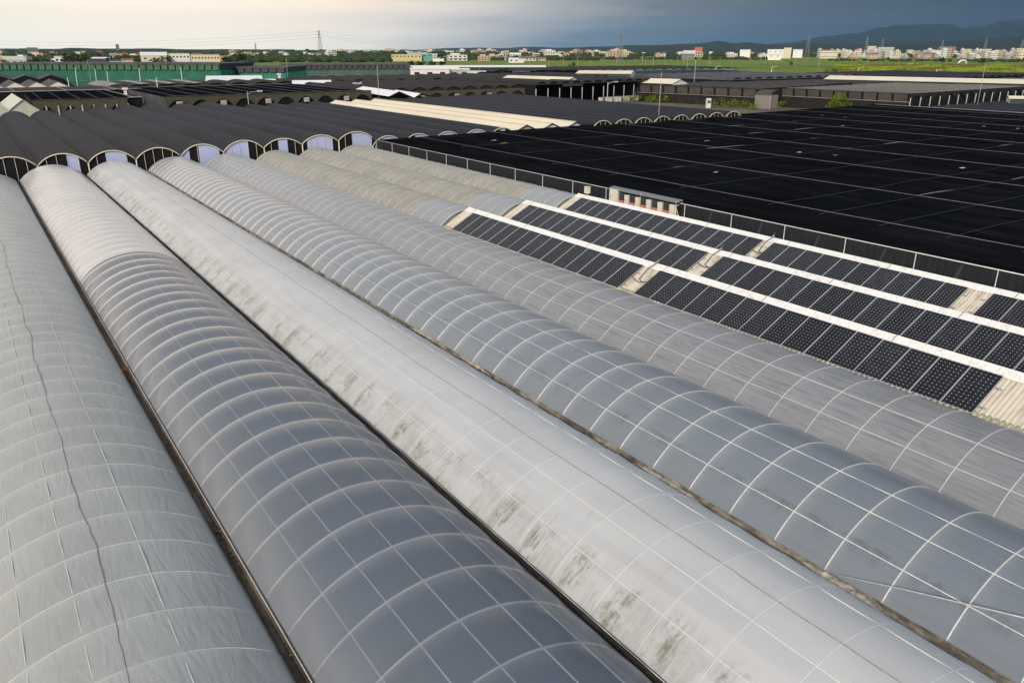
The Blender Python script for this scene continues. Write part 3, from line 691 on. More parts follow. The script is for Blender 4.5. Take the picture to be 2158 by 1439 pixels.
# ------------------------------------------------------------------ charcoal arched tunnels behind (each a thing)
PAT = {-2: [], -1: [], 0: [(.60, .83)], 1: [(.38, .80)], 2: [], 3: [(.02, .20), (.42, .90)], 4: [(.05, .62)], 5: [(.38, .62)], 6: [(.14, .84)], 7: [(.40, .96)], 8: [(.08, .92)], 9: [(.42, .92)], 10: [(.08, .74)], 11: [(.2, .8)], 12: [(.45, .62)]}
tops = [7.45 + 4.38 * k for k in range(-2, 8)] + [42.2, 46.35, 50.5, 54.8, 58.8] + [None] * 3 + [76.1 + 3.93 * k for k in range(8)]
def darktunnel(i, xc, half, zv, sag, ya, yb_, label, pat, mat, open_end=True):
    t = thing('shade_tunnel', label, 'shade tunnel', (xc, ya, 0), 0, 'charcoal arched shade tunnels behind the white ones')
    n = 40; m = MB()
    def fn(a, b_):
        y = (yb_ - ya) * a / n; x, z = arc_pt(0, half, sag, -1 + 2 * b_ / 16, zv, .015 * noise.noise(Vector((b_, y * .3, i))))
        return (x, y, z)
    m.grid(fn, n, 16); m.build('net_cover', mat, t, True)
    pts = [arc_pt(0, half - .05, sag - .03, -1 + 2 * k / 16, zv) for k in range(17)]
    m = MB(); m.tube([(x, -.02, z) for x, z in pts], .055, 8); m.build('end_arch', M_cream, t, True)
    m = MB(); m.poly([(pts[0][0], .12, 0)] + [(x, .12, z) for x, z in pts] + [(pts[-1][0], .12, 0)]); m.build('end_wall', M_black, t)
    m = MB(); m.poly([(pts[0][0], yb_ - ya - .1, 0)] + [(x, yb_ - ya - .1, z) for x, z in pts] + [(pts[-1][0], yb_ - ya - .1, 0)]); m.build('end_wall', M_black, t)
    def ztop(x): 
        Rr = (half * half + sag * sag) / (2 * sag); return zv + sqrt(max(0, Rr * Rr - x * x)) - (Rr - sag) - .1
    for (a, c_) in pat:
        xa, xb = -half + 2 * half * a, -half + 2 * half * c_
        k = 6; P = [(xa + (xb - xa) * j / k, .09, ztop(xa + (xb - xa) * j / k)) for j in range(k + 1)]
        m = MB(); m.poly([(xa, .09, .8)] + P + [(xb, .09, .8)]); m.build('pale_panel', M_lav, t)
    for q in (-.62, -.22, .2, .62):
        if any(a < (q + 1) / 2 < c_ for a, c_ in pat) and (i + int(q * 10)) % 2: continue
        x = q * half; m = MB(); m.tube([(x, .02, .3), (x, .02, ztop(x) + .08)], .02, 6); m.build('end_post', M_cream, t, True)
    m = MB(); m.tube([(-half, .0, .0), (-half, .0, zv)], .07, 6); m.build('corner_post', M_cream, t, True)
    m = MB(); m.box(-half - .08, -half + .08, 0, yb_ - ya, zv - .02, zv + .035); m.build('valley_gutter', M_conc if i == 1 else M_charcoal, t)
for i, xc in enumerate(tops):
    if xc is None: continue
    k = i - 2
    zv = GZ + 1.15 + min(.6, max(0, (xc - 18) * .03)); sag = 1.03 if k < 5 else .85
    if k >= 8: zv = GZ + .85 + (xc - 42) * .006; sag = 1.05
    half = 2.19 if k < 8 else 2.02
    ye = 156.0 + (4 if 3 <= k <= 5 else 0)
    lab = f"charcoal arched tunnel, {ordn(i)} of its row from the left, with "
    if k in PAT and PAT[k]: lab += ['', 'a pale lavender panel', 'two lavender panels'][len(PAT[k])]
    else: lab += 'an all-black front arch'
    darktunnel(i, xc, half, zv, sag, 88.6, ye, lab, PAT.get(k, []), M_dark if k < 4 else M_dark2)
# three cream gabled roofs in the same row
for i, (xc, lb) in enumerate(((63.0, 'left'), (67.3, 'middle'), (71.5, 'right'))):
    t = thing('cream_gabled_roof', f'long cream metal roof, {lb} one of three between the charcoal tunnels', 'roof', (xc, 89.0, 0), 0, 'cream metal roofs between the charcoal tunnels')
    L = 66.5; n = 270
    for sg in (-1, 1):
        m = MB()
        m.grid(lambda a, b_: (sg * 2.1 * b_, L * a / n, GZ + 2.1 - .85 * b_ + (.02 if a % 2 else 0)), n, 1); m.build('roof_sheet', M_creamroof, t)
    m = MB(); m.box(-.15, .15, 0, L, GZ + 2.11, GZ + 2.15); m.build('ridge_cap', M_creamroof, t)
    m = MB(); m.poly([(-2.05, .2, 0), (-2.05, .2, GZ + 1.2), (0, .2, GZ + 2.03), (2.05, .2, GZ + 1.2), (2.05, .2, 0)]); m.build('gable_wall', M_whitewall if i else M_conc, t)
    m = MB(); m.tube([(-2.12, -.02, GZ + 1.22), (0, -.02, GZ + 2.1), (2.12, -.02, GZ + 1.22)], .05, 6); m.build('gable_trim', M_charcoal, t)

# ------------------------------------------------------------------ blocks of shade houses farther off
def block(name, label, cat, o, ang, L, D, eave, rise, n, kind, roofm, wallm, sidem=None, posts=0, postm=None, val=None, valh=0, slots=0, slotm=None, wires=0, wirem=None, open_front=False, rnoise=0.12, group=None, y2=1, fans=(), side_slots=0, zig=False):
    """multi-span house: o = left front corner, ang = direction of the front, L along the front, D backwards"""
    t = thing(name, label, cat, (o[0], o[1], 0), ang, group)
    p = L / n; ny = max(2, int(D / 6))
    m = MB()
    K = {'arc': 8, 'gable': 2, 'flat': 1}[kind]
    def zof(f_):
        if kind == 'arc': return rise * (1 - (2 * f_ - 1) ** 2)
        if kind == 'gable': return rise * (1 - abs(2 * f_ - 1))
        return 0
    nx = n * K
    sd_ = o[0] * .13
    m.grid(lambda a, b_: (p * a / K, D * b_ / ny, eave + zof((a % K) / K if a % K else 0.0) + (rnoise * noise.noise(Vector((a * .3, b_ * .7, sd_))) if 0 < b_ < ny else 0)), nx, ny)
    m.f = [tuple(reversed(q)) for q in m.f]
    m.build('roof', roofm, t, kind == 'arc')
    w = MB(); ye = .25
    if not open_front: w.quad((0, ye, 0), (L, ye, 0), (L, ye, eave - .02), (0, ye, eave - .02))
    if kind != 'flat':
        for i in range(n):
            w.poly([(p * i, ye, eave - .02)] + [(p * (i + j / K), ye, eave - .03 + zof(j / K)) for j in range(1, K)] + [(p * (i + 1), ye, eave - .02)])
    w.build('front_wall', wallm, t)
    w = MB(); w.quad((0, D, 0), (0, D, eave), (L, D, eave), (L, D, 0)); w.build('back_wall', sidem or wallm, t)
    w = MB(); w.quad((0.03, 0, 0), (0.03, D, 0), (0.03, D, eave - .03), (0.03, 0, eave - .03)); w.build('side_wall', sidem or wallm, t)
    w = MB(); w.quad((L - .03, 0, 0), (L - .03, 0, eave - .03), (L - .03, D, eave - .03), (L - .03, D, 0)); w.build('side_wall', sidem or wallm, t)
    if open_front:
        w = MB(); w.quad((0, min(D * .5, 12), 0), (L, min(D * .5, 12), 0), (L, min(D * .5, 12), eave - .1), (0, min(D * .5, 12), eave - .1)); w.build('inner_wall', M_black, t)
    if val:      # hanging valance, arched or pointed openings cut under it
        w = MB(); K2 = 12
        for i in range(n):
            for j in range(K2):
                f0, f1 = j / K2, (j + 1) / K2
                if not zig: g0, g1 = (1 - (2 * f0 - 1) ** 2), (1 - (2 * f1 - 1) ** 2)
                else: g0, g1 = (1 - abs(2 * f0 - 1)), (1 - abs(2 * f1 - 1))
                z0, z1 = eave - valh + g0 * valh * .72, eave - valh + g1 * valh * .72
                w.quad((p * (i + f0), -.03, z0), (p * (i + f1), -.03, z1), (p * (i + f1), -.03, eave + .05), (p * (i + f0), -.03, eave + .05))
        w.build('valance', val, t)
    if slots:    # shutters with dark slots between them, along the top of the front
        w = MB(); q = L / slots
        for i in range(slots):
            w.quad((q * i + q * .16, -.08, eave - 2.0), (q * (i + 1), -.08, eave - 2.0), (q * (i + 1), -.30, eave - .1), (q * i + q * .16, -.30, eave - .1))
        w.build('shutter_band', slotm, t)
        w = MB(); w.quad((0, -.04, eave - 2.0), (L, -.04, eave - 2.0), (L, -.04, eave - .05), (0, -.04, eave - .05)); w.build('slot_shade_sheet', M_black, t)  # flat black sheet added for the dark in the slots
        w = MB(); w.box(0, L, -.12, -.05, eave - 2.12, eave - 2.02); w.build('shutter_rail', M_pipedark, t)
    if side_slots:
        w = MB(); q = D / side_slots
        for i in range(side_slots):
            w.quad((-.10, q * (i + 1), eave - 1.8), (-.10, q * i + q * .16, eave - 1.8), (-.34, q * i + q * .16, eave - .1), (-.34, q * (i + 1), eave - .1))
        w.build('shutter_band', M_brownnet2, t)
        w = MB(); w.quad((-.04, D, eave - 1.9), (-.04, 0, eave - 1.9), (-.04, 0, eave - .05), (-.04, D, eave - .05)); w.build('slot_shade_sheet', M_black, t)  # same added black sheet, darkening the side slots
        w = MB(); w.box(-.14, -.06, 0, D, eave - 1.95, eave - 1.82); w.build('shutter_rail', M_pipedark, t)
    if posts:
        pr = None
        for i in range(posts + 1):
            if pr is None: w = MB(); w.tube([(0, -.12, 0), (0, -.12, eave - .9)], .13, 6); pr = w.build('front_post', postm or M_conc, t, True)
            else: copy_obj(pr, t, (L / posts * i, 0, 0))
    if wires:
        for i in range(wires):
            x = L * (i + .5) / wires
            w = MB(); w.tube([(x, 0, eave + .12), (x, D, eave + .12)], .05, 4); w.build('roof_wire', wirem or M_conc, t)
        w = MB(); w.tube([(0, -.1, eave + .15), (L, -.1, eave + .15)], .07, 5); w.build('edge_rail', wirem or M_conc, t)
    for q in fans:
        w = MB(); x = L * q; w.box(x - .55, x + .55, -.35, -.05, eave - 1.75, eave - .85); w.box(x - .4, x + .4, -.38, -.352, eave - 1.62, eave - .98); w.build('fan_box', M_conc, t)
    return t
def along(p0, p1, h, h2=None):
    a, c_ = at(*p0, h), at(*p1, h if h2 is None else h2); return a, atan2(c_[1] - a[1], c_[0] - a[0]), sqrt((c_[0] - a[0]) ** 2 + (c_[1] - a[1]) ** 2)

SH = 'shade house'
# black house with olive valance and wires (left of centre)
block('arched_shade_house', 'black flat-roofed shade house with olive valance, arched openings and pale roof wires', SH, (33.2, 166), 0, 42.5, 46, 5.7, .9, 10, 'flat', M_netroof, M_black, M_greynet, val=M_olive, valh=2.2, wires=10, wirem=M_greynet, fans=(.055, .25, .46, .65, .86))
o, a_, L_ = along((340, 178), (475, 177), 5.7)
block('arched_shade_house', 'low black shade house with a row of dark scallops, behind the olive valance house', SH, (36, 224), 0, 50, 26, 5.2, .8, 8, 'arc', M_brownnet, M_black, wires=7, wirem=M_wire, val=M_brownnet, valh=1.8)
# gabled black house, olive zigzag valance
block('gabled_shade_house', 'black net house with olive zigzag valance and pale posts at the far left', SH, (11.3, 168), -.03, 15.4, 34, 5.6, 1.0, 4, 'flat', M_netroof, M_black, val=M_olive, valh=2.7, zig=True, posts=8, postm=M_conc, wires=5, wirem=M_greynet)
block('net_house_annex', 'black net annex on the right of the zigzag valance house with one white roof box', SH, (27.3, 171), 0, 2.6, 40, 5.5, 1, 1, 'flat', M_netroof, M_black, wires=1)
# pale translucent houses at the left edge
for i, (x, y) in enumerate(((2.6, 164), (7.2, 164))):
    block('translucent_house', ['pale greenish translucent gabled house at the left edge, with one gable on each side', 'right-hand pale greenish translucent gabled house beside the zigzag valance house'][i], 'greenhouse', (x, y), 0, 4.6, 26, 4.4, 1.7, 1, 'gable', M_pale, M_pale, rnoise=0)
# wide black strip house behind
block('black_strip_house', 'wide flat black net house behind the zigzag valance house', SH, (6, 206), 0, 30, 26, 5.6, 1, 3, 'flat', M_brownnet, M_black, wires=3, wirem=M_conc)
# gabled net roofs with pinkish-white gables
M_pinkwall = plain('pinkish_white_gable', (.80, .72, .68), .7)
block('gabled_net_house', 'grey net roof with a row of pinkish-white gables at the left', SH, (-4, 262), 0, 31, 22, 4.6, 1.35, 6, 'gable', M_greynet, M_pinkwall)
block('gabled_net_house', 'pale grey gabled net roofs with dark gables, above the pinkish-white gables', SH, (-12, 300), -.06, 42, 30, 5.4, 1.3, 6, 'gable', M_greynet, M_black)
block('pale_plastic_house', 'worn pale plastic roofed house with wavy front edge, above the zigzag valance house', 'greenhouse', (31.5, 228), 0, 27, 30, 5.2, .8, 4, 'arc', M_pale if False else plain('worn_pale_plastic', (.25, .25, .24), .7, 0, .6, .8), M_olive, val=M_olive, valh=1.2)
# broad black roofs up to the green fence
block('black_ridge_house', 'broad black net roofs stretching back to the long green wall', SH, (60, 252), 0, 50, 34, 4.2, .6, 9, 'arc', M_greynet, M_black, wires=7, wirem=M_wire)
block('black_ridge_house', 'low black net roofs right of the olive valance house', SH, (79, 172), 0, 42, 52, 5.0, .9, 9, 'arc', M_brownnet, M_brownnet, val=M_olive, valh=1.9, fans=(.3, .52, .74))
block('black_ridge_house', 'dark creased net roofs in the middle distance below the white office building', SH, (92, 232), -.05, 80, 44, 4.9, .9, 12, 'arc', M_brownnet, M_black, wires=7, wirem=M_wire)
block('black_ridge_house', 'flat black net roofs running to the foot of the white office building', SH, (172, 270), -.2, 60, 30, 5.0, .8, 9, 'arc', M_netroof, M_black, wires=6, wirem=M_greynet)
# long green-walled building
M_green = plain('bright_green_netting', (.012, .22, .14), .7, 0, .3, .3)
M_green2 = plain('dull_green_awning', (.045, .15, .075), .8, 0, .2, .3)
M_greengrey = plain('dull_teal_netting', (.10, .20, .17), .8, 0, .3, .15)
def green_wall(px0, px1, yt0, yt1, d0, d1, lab, m1, m2, n, post=0):
    a = dirto(px0, d0); c_ = dirto(px1, d1); h = (hz(px0, yt0, d0) + hz(px1, yt1, d1)) / 2; ang = atan2(c_[1] - a[1], c_[0] - a[0]); L = sqrt((c_[0] - a[0]) ** 2 + (c_[1] - a[1]) ** 2)
    t = thing('green_walled_house', lab, SH, (a[0], a[1], 0), ang)
    m = MB(); m.box(0, L, 0, 30, 0, h * .79); m.build('lower_wall', m1, t)
    m = MB()
    for i in range(n):
        q = L / n; m.box(q * i + .3, q * (i + 1) - .3, -.5, -.02, h * .80, h * .97)
    m.build('awning_band', m2, t)
    m = MB(); m.box(0, L, .0, 30, h * .792, h * .97); m.build('upper_wall', M_charcoal, t)
    m = MB(); m.box(-.3, L + .3, -.6, 30.4, h * .97, h * 1.03); m.build('roof', M_greynet, t)
    m = MB()
    for i in range(n * 5):
        x = L * i / (n * 5); m.box(x, x + .13, -.12, -.02, 0.2, h * .78)
    m.build('wall_ribs', M_charcoal if post else m2, t)
    m = MB(); m.box(0, L, -.2, -.122, 3.9, 4.1); m.build('wall_rail', M_greengrey, t)
    return t
green_wall(-60, 459, 134.5, 136.5, 345, 300, 'very long green net-walled house with awnings along its top edge', M_green, M_green2, 34, post=1)
green_wall(495, 597, 141, 145, 310, 305, 'short bright teal net wall right of the long green house', plain('bright_teal_netting', (.0, .32, .20), .6, 0, .25, .15), M_charcoal, 6)
green_wall(590, 862, 136, 138, 345, 345, 'dull teal net-walled house with a dark shuttered upper storey', M_greengrey, plain('dark_slate_shutters', (.05, .055, .065), .7), 22)
# white sheds
def shed(px0, px1, py, dist, h, rise, D, wm, rm, label, nwin=0, cat='building', name='white_shed', ang=None, wrow=1):
    a = dirto(px0, dist); c_ = dirto(px1, dist)
    an = atan2(c_[1] - a[1], c_[0] - a[0]) if ang is None else ang; L = sqrt((c_[0] - a[0]) ** 2 + (c_[1] - a[1]) ** 2)
    t = thing(name, label, cat, (a[0], a[1], 0), an)
    m = MB(); m.box(0, L, 0, D, 0, h)
    if rise: m.poly([(0, 0.0, h), (L, 0.0, h), (L, 0, h + .01)]) 
    m.build('wall', wm, t)
    m = MB()
    if rise:
        m.quad((-.4, -.4, h - .05), (L + .4, -.4, h - .05), (L + .4, D / 2, h + rise), (-.4, D / 2, h + rise)); m.quad((-.4, D / 2, h + rise), (L + .4, D / 2, h + rise), (L + .4, D + .4, h), (-.4, D + .4, h))
        m.poly([(0, 0, h), (0, D, h), (0, D / 2, h + rise - .1)]); m.poly([(L, 0, h), (L, D / 2, h + rise - .1), (L, D, h)])
    else: m.box(-.25, L + .25, -.25, D + .25, h + .003, h + .35)
    m.build('roof', rm, t)
    for r in range(wrow):
        for i in range(nwin):
            x = L * (i + .5) / nwin; z = h * (r + .5) / wrow if wrow > 1 else h * .76; s_ = min(1.0, L / nwin * .25)
            m = MB(); m.box(x - s_, x + s_, -.06, .02, z - .7, z + .6); m.build('window', M_glassdark, t)
    return t
shed(863, 945, 0, 330, 6.9, 0, 10, M_whitewall, M_whitesheet, 'white single-storey office building with small dark windows, centre of the far view', 3)
shed(946, 988, 0, 335, 6.6, 0, 9, M_conc, M_whitesheet, 'pale grey shed adjoining the white office building on its right', 2)
shed(808, 965, 0, 350, 6.9, 1.0, 9, M_whitewall, M_whitesheet, 'long white-roofed shed just behind the white office building')
shed(452, 545, 0, 330, 8.0, 0, 14, M_whitewall, M_brownnet, 'cream-white walled shed with a dark flat roof right of the long green house', 2)
shed(957, 1150, 0, 420, 5.9, .8, 10, M_greynet, M_whitesheet, 'long low shed with a thin white roof line, right of the office building')
shed(985, 1022, 0, 330, 4.6, 1.6, 10, M_greynet, M_pale, 'small gabled shed with pale roof in front of the long low shed')
shed(1082, 1116, 0, 330, 4.4, 1.8, 10, M_charcoal, M_greynet, 'small dark gabled shed beside a round green tree')
shed(427, 545, 0, 262, 5.3, 1.3, 22, M_whitesheet, M_whitesheet, 'white tarpaulin-roofed shed among the black net roofs at the left')
shed(542, 572, 0, 252, 5.0, 1.0, 10, M_whitesheet, M_whitesheet, 'small white tarpaulin roof beside the larger white tarpaulin-roofed shed')
shed(612, 690, 0, 232, 5.4, .9, 5, M_charcoal, M_whitesheet, 'narrow bluish-white roof strip among the black roofs')
shed(740, 757, 0, 222, 5.5, 0, 6, M_conc, M_conc, 'small pale concrete hut among the black roofs beside a stub pole')
shed(580, 586, 0, 262, 7.0, 0, 1.5, M_whitewall, M_whitewall, 'small white box tower on the black roofs')
shed(246, 253, 0, 186, 6.5, 0, 1.0, M_whitewall, M_whitewall, 'small white box standing on the corner of the black annex', name='roof_box')
# white translucent tarp over tunnel ends
t = thing('white_tarp_house', 'bluish-white tarpaulin gables behind the cream metal roofs', 'greenhouse', (77.0, 158, 0))
m = MB()
m.quad((-1, 0, 4.9), (1.5, 0, 5.9), (3.0, 22, 6.1), (0.2, 22, 5.2)); m.quad((1.5, 0, 5.9), (5, 0, 4.5), (6.5, 22, 5.0), (3.0, 22, 6.1)); m.quad((5, 0, 4.5), (6.6, 0, 5.3), (8.0, 20, 5.6), (6.5, 20, 5.0)); m.quad((6.6, 0, 5.3), (10.5, -4, 4.3), (11, 18, 4.6), (8, 20, 5.6))
m.build('tarp', M_whitesheet, t)
m = MB(); m.box(-1, 10.5, 1.5, 17, 0, 4.25); m.build('wall', M_greynet, t)

# facade with posts and white bins, right of centre
o, a_, L_ = along((1098, 195), (1396, 190), 3.9)
post_base = ((128, 176.5), (181, 183))
a_ = atan2(183 - 176.5, 181 - 128); L_ = 53.4
block('open_fronted_shade_house', 'open-fronted black shade house with a row of pale posts', SH, (127, 175.5), a_, 52.5, 38, 5.4, .8, 12, 'arc', M_brownnet, M_black, posts=12, postm=M_conc, open_front=True, wires=3, wirem=M_greynet)
for i in range(14):
    f_ = .50 + i * .0375 + (.012 if i % 2 else 0)
    x = 127 + cos(a_) * 52.5 * f_; y = 175.5 + sin(a_) * 52.5 * f_ + .9
    t = thing('white_bin', f'pale plastic bin at the foot of the open shade house, {ordn(i)} from the left', 'bin', (x, y, 0), a_, 'pale bins along the open shade house')
    m = MB(); m.poly([(-.45, -.4, 0), (.45, -.4, 0), (.55, -.5, 1.3), (-.55, -.5, 1.3)]); m.poly([(.45, -.4, 0), (.45, .4, 0), (.55, .5, 1.3), (.55, -.5, 1.3)]); m.poly([(.45, .4, 0), (-.45, .4, 0), (-.55, .5, 1.3), (.55, .5, 1.3)]); m.poly([(-.45, .4, 0), (-.45, -.4, 0), (-.55, -.5, 1.3), (-.55, .5, 1.3)]); m.build('body', M_whitewall, t)
    m = MB(); m.box(-.6, .6, -.55, .55, 1.3, 1.4); m.build('rim', M_conc, t)

# brown complex
block('brown_net_house', 'brown net house with worn shutters above a dark wall, beside the open shade house', SH, (165.2, 177), -1.37, 37, 88, 4.6, .6, 9, 'flat', M_brownnet2, M_brownnet, slots=9, slotm=M_brownnet2, wires=9, wirem=M_brownnet)
block('brown_net_house', 'large brown-grey net house with faint arches and pale posts at the right', SH, (181.5, 104), .05, 130, 34, 4.7, .7, 24, 'flat', M_brownnet2, M_black, sidem=M_brownnet, val=M_brownnet, valh=1.9, posts=28, postm=M_conc, side_slots=9, wires=34, wirem=M_pipedark)
block('low_black_roofs', 'low black ribbed roofs between the black net house and the brown-grey house with posts', SH, (150, 58), .02, 120, 34, 2.7, .4, 24, 'arc', M_dark2, M_black)
x, y = at(1605, 226, 0)
t = thing('net_porch', 'pale brown box porch with a rounded top between the two brown net houses', 'porch', (171.2, 139, 0), -1.37)
m = MB(); m.box(0, 4.2, -1.2, 3, 0, 3.3); m.build('wall', plain('taupe_net', (.24, .21, .19), .85), t)
m = MB(); m.grid(lambda a, b_: (4.3 * a / 3 - .05, -1.25 + 4.2 * (1 - cos(pi / 2 * b_ / 6)), 3.31 + 1.2 * sin(pi / 2 * b_ / 6)), 3, 6); m.build('roof', M_brownnet2, t, True)
m = MB(); m.box(4.21, 4.34, -1.3, -1.15, 0, 3.4); m.build('frame_post', M_conc, t)

# further roof bands on the right and centre
block('grey_ribbed_roofs', 'pale grey ribbed roofs shining in the middle distance on the right', SH, (206, 178), 0, 68, 52, 5.0, .8, 13, 'arc', M_greynet, M_black, wires=7, wirem=M_wire)
block('grey_ribbed_roofs', 'dark ribbed roofs behind the open-fronted shade house', SH, (128, 224), 0, 74, 44, 5.0, .8, 14, 'arc', M_brownnet, M_black, wires=7, wirem=M_wire)
block('grey_ribbed_roofs', 'black ribbed roofs along the edge of the green fields on the right', SH, (277, 142), 0, 66, 62, 5.0, .8, 12, 'arc', M_dark2, M_black)
block('grey_ribbed_roofs', 'bluish black ribbed roofs at the far right edge', SH, (318, 108), 0, 60, 52, 4.6, .8, 10, 'arc', M_greynet, M_black)
block('grey_ribbed_roofs', 'black ribbed roofs between the two cream roofs and the fields', SH, (214, 232), 0, 66, 30, 5.0, .8, 12, 'arc', M_dark2, M_black)
block('grey_ribbed_roofs', 'thin line of black roofs along the field edge, centre of the picture', SH, (206, 300), -.1, 130, 60, 5.0, .8, 22, 'arc', M_brownnet, M_greengrey)
def strip(p0, p1, h, rise, D, label, rm=M_creamroof, wm=M_whitewall):
    a = at(*p0, h); c_ = at(*p1, h); ang = atan2(c_[1] - a[1], c_[0] - a[0]); L = sqrt((c_[0] - a[0]) ** 2 + (c_[1] - a[1]) ** 2)
    t = thing('cream_roofed_shed', label, 'shed', (a[0], a[1], 0), ang, 'cream metal roofed sheds')
    m = MB(); m.quad((-.3, -.3, h - .05), (L + .3, -.3, h - .05), (L + .3, D / 2, h + rise), (-.3, D / 2, h + rise)); m.quad((-.3, D / 2, h + rise), (L + .3, D / 2, h + rise), (L + .3, D + .3, h), (-.3, D + .3, h)); m.build('roof', rm, t)
    m = MB(); m.poly([(0, 0, 0), (0, D, 0), (0, D, h), (0, D / 2, h + rise - .1), (0, 0, h)]); m.build('gable_wall', wm, t)
    m = MB(); m.poly([(L, 0, h * .8), (L, 0, h), (L, D / 2, h + rise - .1), (L, D, h), (L, D, h * .8)]); m.build('gable_wall', wm, t)
    m = MB(); m.quad((0, .02, 0), (L, .02, 0), (L, .02, h - .1), (0, .02, h - .1)); m.quad((0, D, 0), (0, D, h - .1), (L, D, h - .1), (L, D, 0)); m.build('wall', M_charcoal, t)
    return t
strip((1050, 169), (1186, 174), 5.5, 1.3, 9, 'cream roofed shed standing over black roofs left of the street light')
strip((1272, 172), (1416, 177), 4.95, 1.2, 8, 'cream roofed shed with a pale gable beside the brown net house')
strip((1214, 155), (1328, 156), 6.2, .9, 12, 'farther cream roofed shed with a saw-toothed back edge')
strip((1738, 167), (2330, 181), 5.4, 1.0, 9, 'very long cream roofed shed reaching the right edge')
strip((2130, 208), (2240, 210), 4.0, .5, 4, 'short cream roof patch among the low black roofs at the right edge')

# ------------------------------------------------------------------ posts, poles, street lights
def pole(px, ytop, dist, r, label, kind='pole', mat=None, lean=0.0):
    x, y = dirto(px, dist); h = hz(px, ytop, dist)
    mat = mat or M_conc
    t = thing({'pole': 'utility_pole', 'lamp': 'street_light', 'mast': 'thin_mast'}[kind], label, {'pole': 'pole', 'lamp': 'street light', 'mast': 'mast'}[kind], (x, y, 0), 0, None)
    m = MB(); m.tube([(0, 0, 0), (lean * h, 0, h)], [r, r * .6], 6); m.build('pole', mat, t, True)
    if kind == 'lamp':
        m = MB(); m.tube([(lean * h, 0, h * .93), (.7, -.2, h * .99), (2.0, -.6, h * 1.01)], r * .5, 5); m.build('lamp_arm', mat, t, True)
        m = MB(); m.box(1.7, 2.7, -.75, -.45, h * 1.0, h * 1.0 + .18); m.build('lamp_head', M_white, t)
    if kind == 'pole':
        m = MB(); m.box(-.9, .9, -.06, .06, h - .5, h - .35); m.build('crossarm', M_pipedark, t)
    return t
pole(1397, 152, 128, .055, 'tall thin mast rising from the arched tunnels in front of the brown net house', 'mast')
pole(793, 138, 182, .07, 'tall thin mast left of the bluish-white tarpaulin gables', 'mast')
pole(2083, 132, 205, .07, 'tall thin mast in front of the brown-grey net house at the right', 'mast')
pole(1284, 174, 206, .16, 'street light standing before the open-fronted black shade house', 'lamp')
pole(1468, 128, 268, .12, 'pale pole rising behind the gabled end of the cream shed', 'mast')
pole(1451, 120, 420, .12, 'slim pole against the green field behind the dark ribbed roofs', 'mast')
pole(511, 194, 164, .10, 'short pale lamp post in front of the olive valance house', 'lamp')
pole(320, 164, 216, .12, 'short white post on the black roofs below the green wall', 'mast', M_white)
pole(131, 164, 232, .12, 'short white post above the pinkish-white gables', 'mast', M_white)
pole(601, 122, 300, .08, 'thin mast before the bright teal net wall', 'mast')
pole(756, 173, 222, .12, 'white stub pole beside the small concrete hut', 'mast', M_white)
pole(969, 157, 300, .16, 'short white post on the black roofs right of the white office building', 'mast', M_white)
pole(1010, 118, 380, .07, 'hair-thin mast in front of the small gabled shed', 'mast')
pole(180, 125, 260, .06, 'hair-thin mast in front of the long green wall', 'mast')
for i, (px, dy) in enumerate(((148, 143), (190, 145), (215, 151), (284, 144), (373, 143))):
    pole(px, dy, 285, .12, f'{ordn(i)} pale lamp post from the left along the long green wall', 'mast', M_white, .04)
for i, (px, dy, ds) in enumerate(((1116, 112, 700), (1157, 128, 520), (1188, 116, 640), (1218, 116, 620), (1245, 128, 480), (1300, 124, 560), (1355, 112, 600), (1362, 124, 520), (1378, 118, 470), (1403, 116, 700), (1430, 118, 760), (1442, 122, 660), (1496, 112, 560), (1500, 122, 600), (1545, 112, 720), (1615, 106, 640), (1679, 108, 700), (1730, 110, 560), (1760, 110, 680), (1834, 112, 760), (1900, 116, 640), (2127, 114, 900))):
    pole(px, dy, ds, .11, f'{ordn(i)} slim concrete pole from the left in the green fields', 'mast')
for i, (px, dy, ds) in enumerate(((1512, 140, 420), (1631, 141, 400), (1815, 143, 400), (1982, 147, 380))):
    pole(px, dy, ds, .14, f'{ordn(i)} curved white street light from the left at the field edge', 'lamp', M_white)

# pylons and their lines
M_lattice = plain('grey_lattice_steel', (.22, .22, .22), .6)
def pylon(px, ytop, dist, label, rz=0, arms=3):
    x, y = dirto(px, dist); h = hz(px, ytop, dist)
    t = thing('pylon', label, 'pylon', (x, y, 0), rz, 'lattice pylons'); w = h * .085; r = max(.16, dist / 6500)
    def wd(z): return w * max(0.0, 1 - z / h) ** 1.1 + h * .012
    m = MB()
    for sx in (-1, 1):
        for sy in (-1, 1): m.tube([(sx * wd(h * k / 6), sy * wd(h * k / 6), h * k / 6) for k in range(7)], r, 4)
    for k in range(11):
        z0, z1 = h * k / 11, h * (k + 1) / 11
        for sx in (-1, 1):
            m.tube([(sx * wd(z0), -wd(z0), z0), (sx * wd(z1), wd(z1), z1)], r * .45, 3, cap=False); m.tube([(-wd(z0), sx * wd(z0), z0), (wd(z1), sx * wd(z1), z1)], r * .45, 3, cap=False)
            m.tube([(wd(z0), sx * wd(z0), z0), (-wd(z1), sx * wd(z1), z1)], r * .45, 3, cap=False)
    m.build('lattice_body', M_lattice, t)
    for k in range(arms):
        z = h * (.97 - .11 * k); m = MB(); L = h * .085 + k * h * .012
        m.tube([(-L, 0, z), (0, 0, z + h * .02), (L, 0, z)], r * .8, 4); m.build('crossarm', M_lattice, t)
    return (x, y, h)
P1 = pylon(675, 65, 1500, 'tallest pylon, against the pale sky left of centre')
P0 = pylon(-420, 62, 1700, 'pylon beyond the left edge')
P2 = pylon(1308, 72, 720, 'pylon in the green field right of centre', .4)
P3 = pylon(1702, 73, 1100, 'pylon in the green field below the dark mountains', .3)
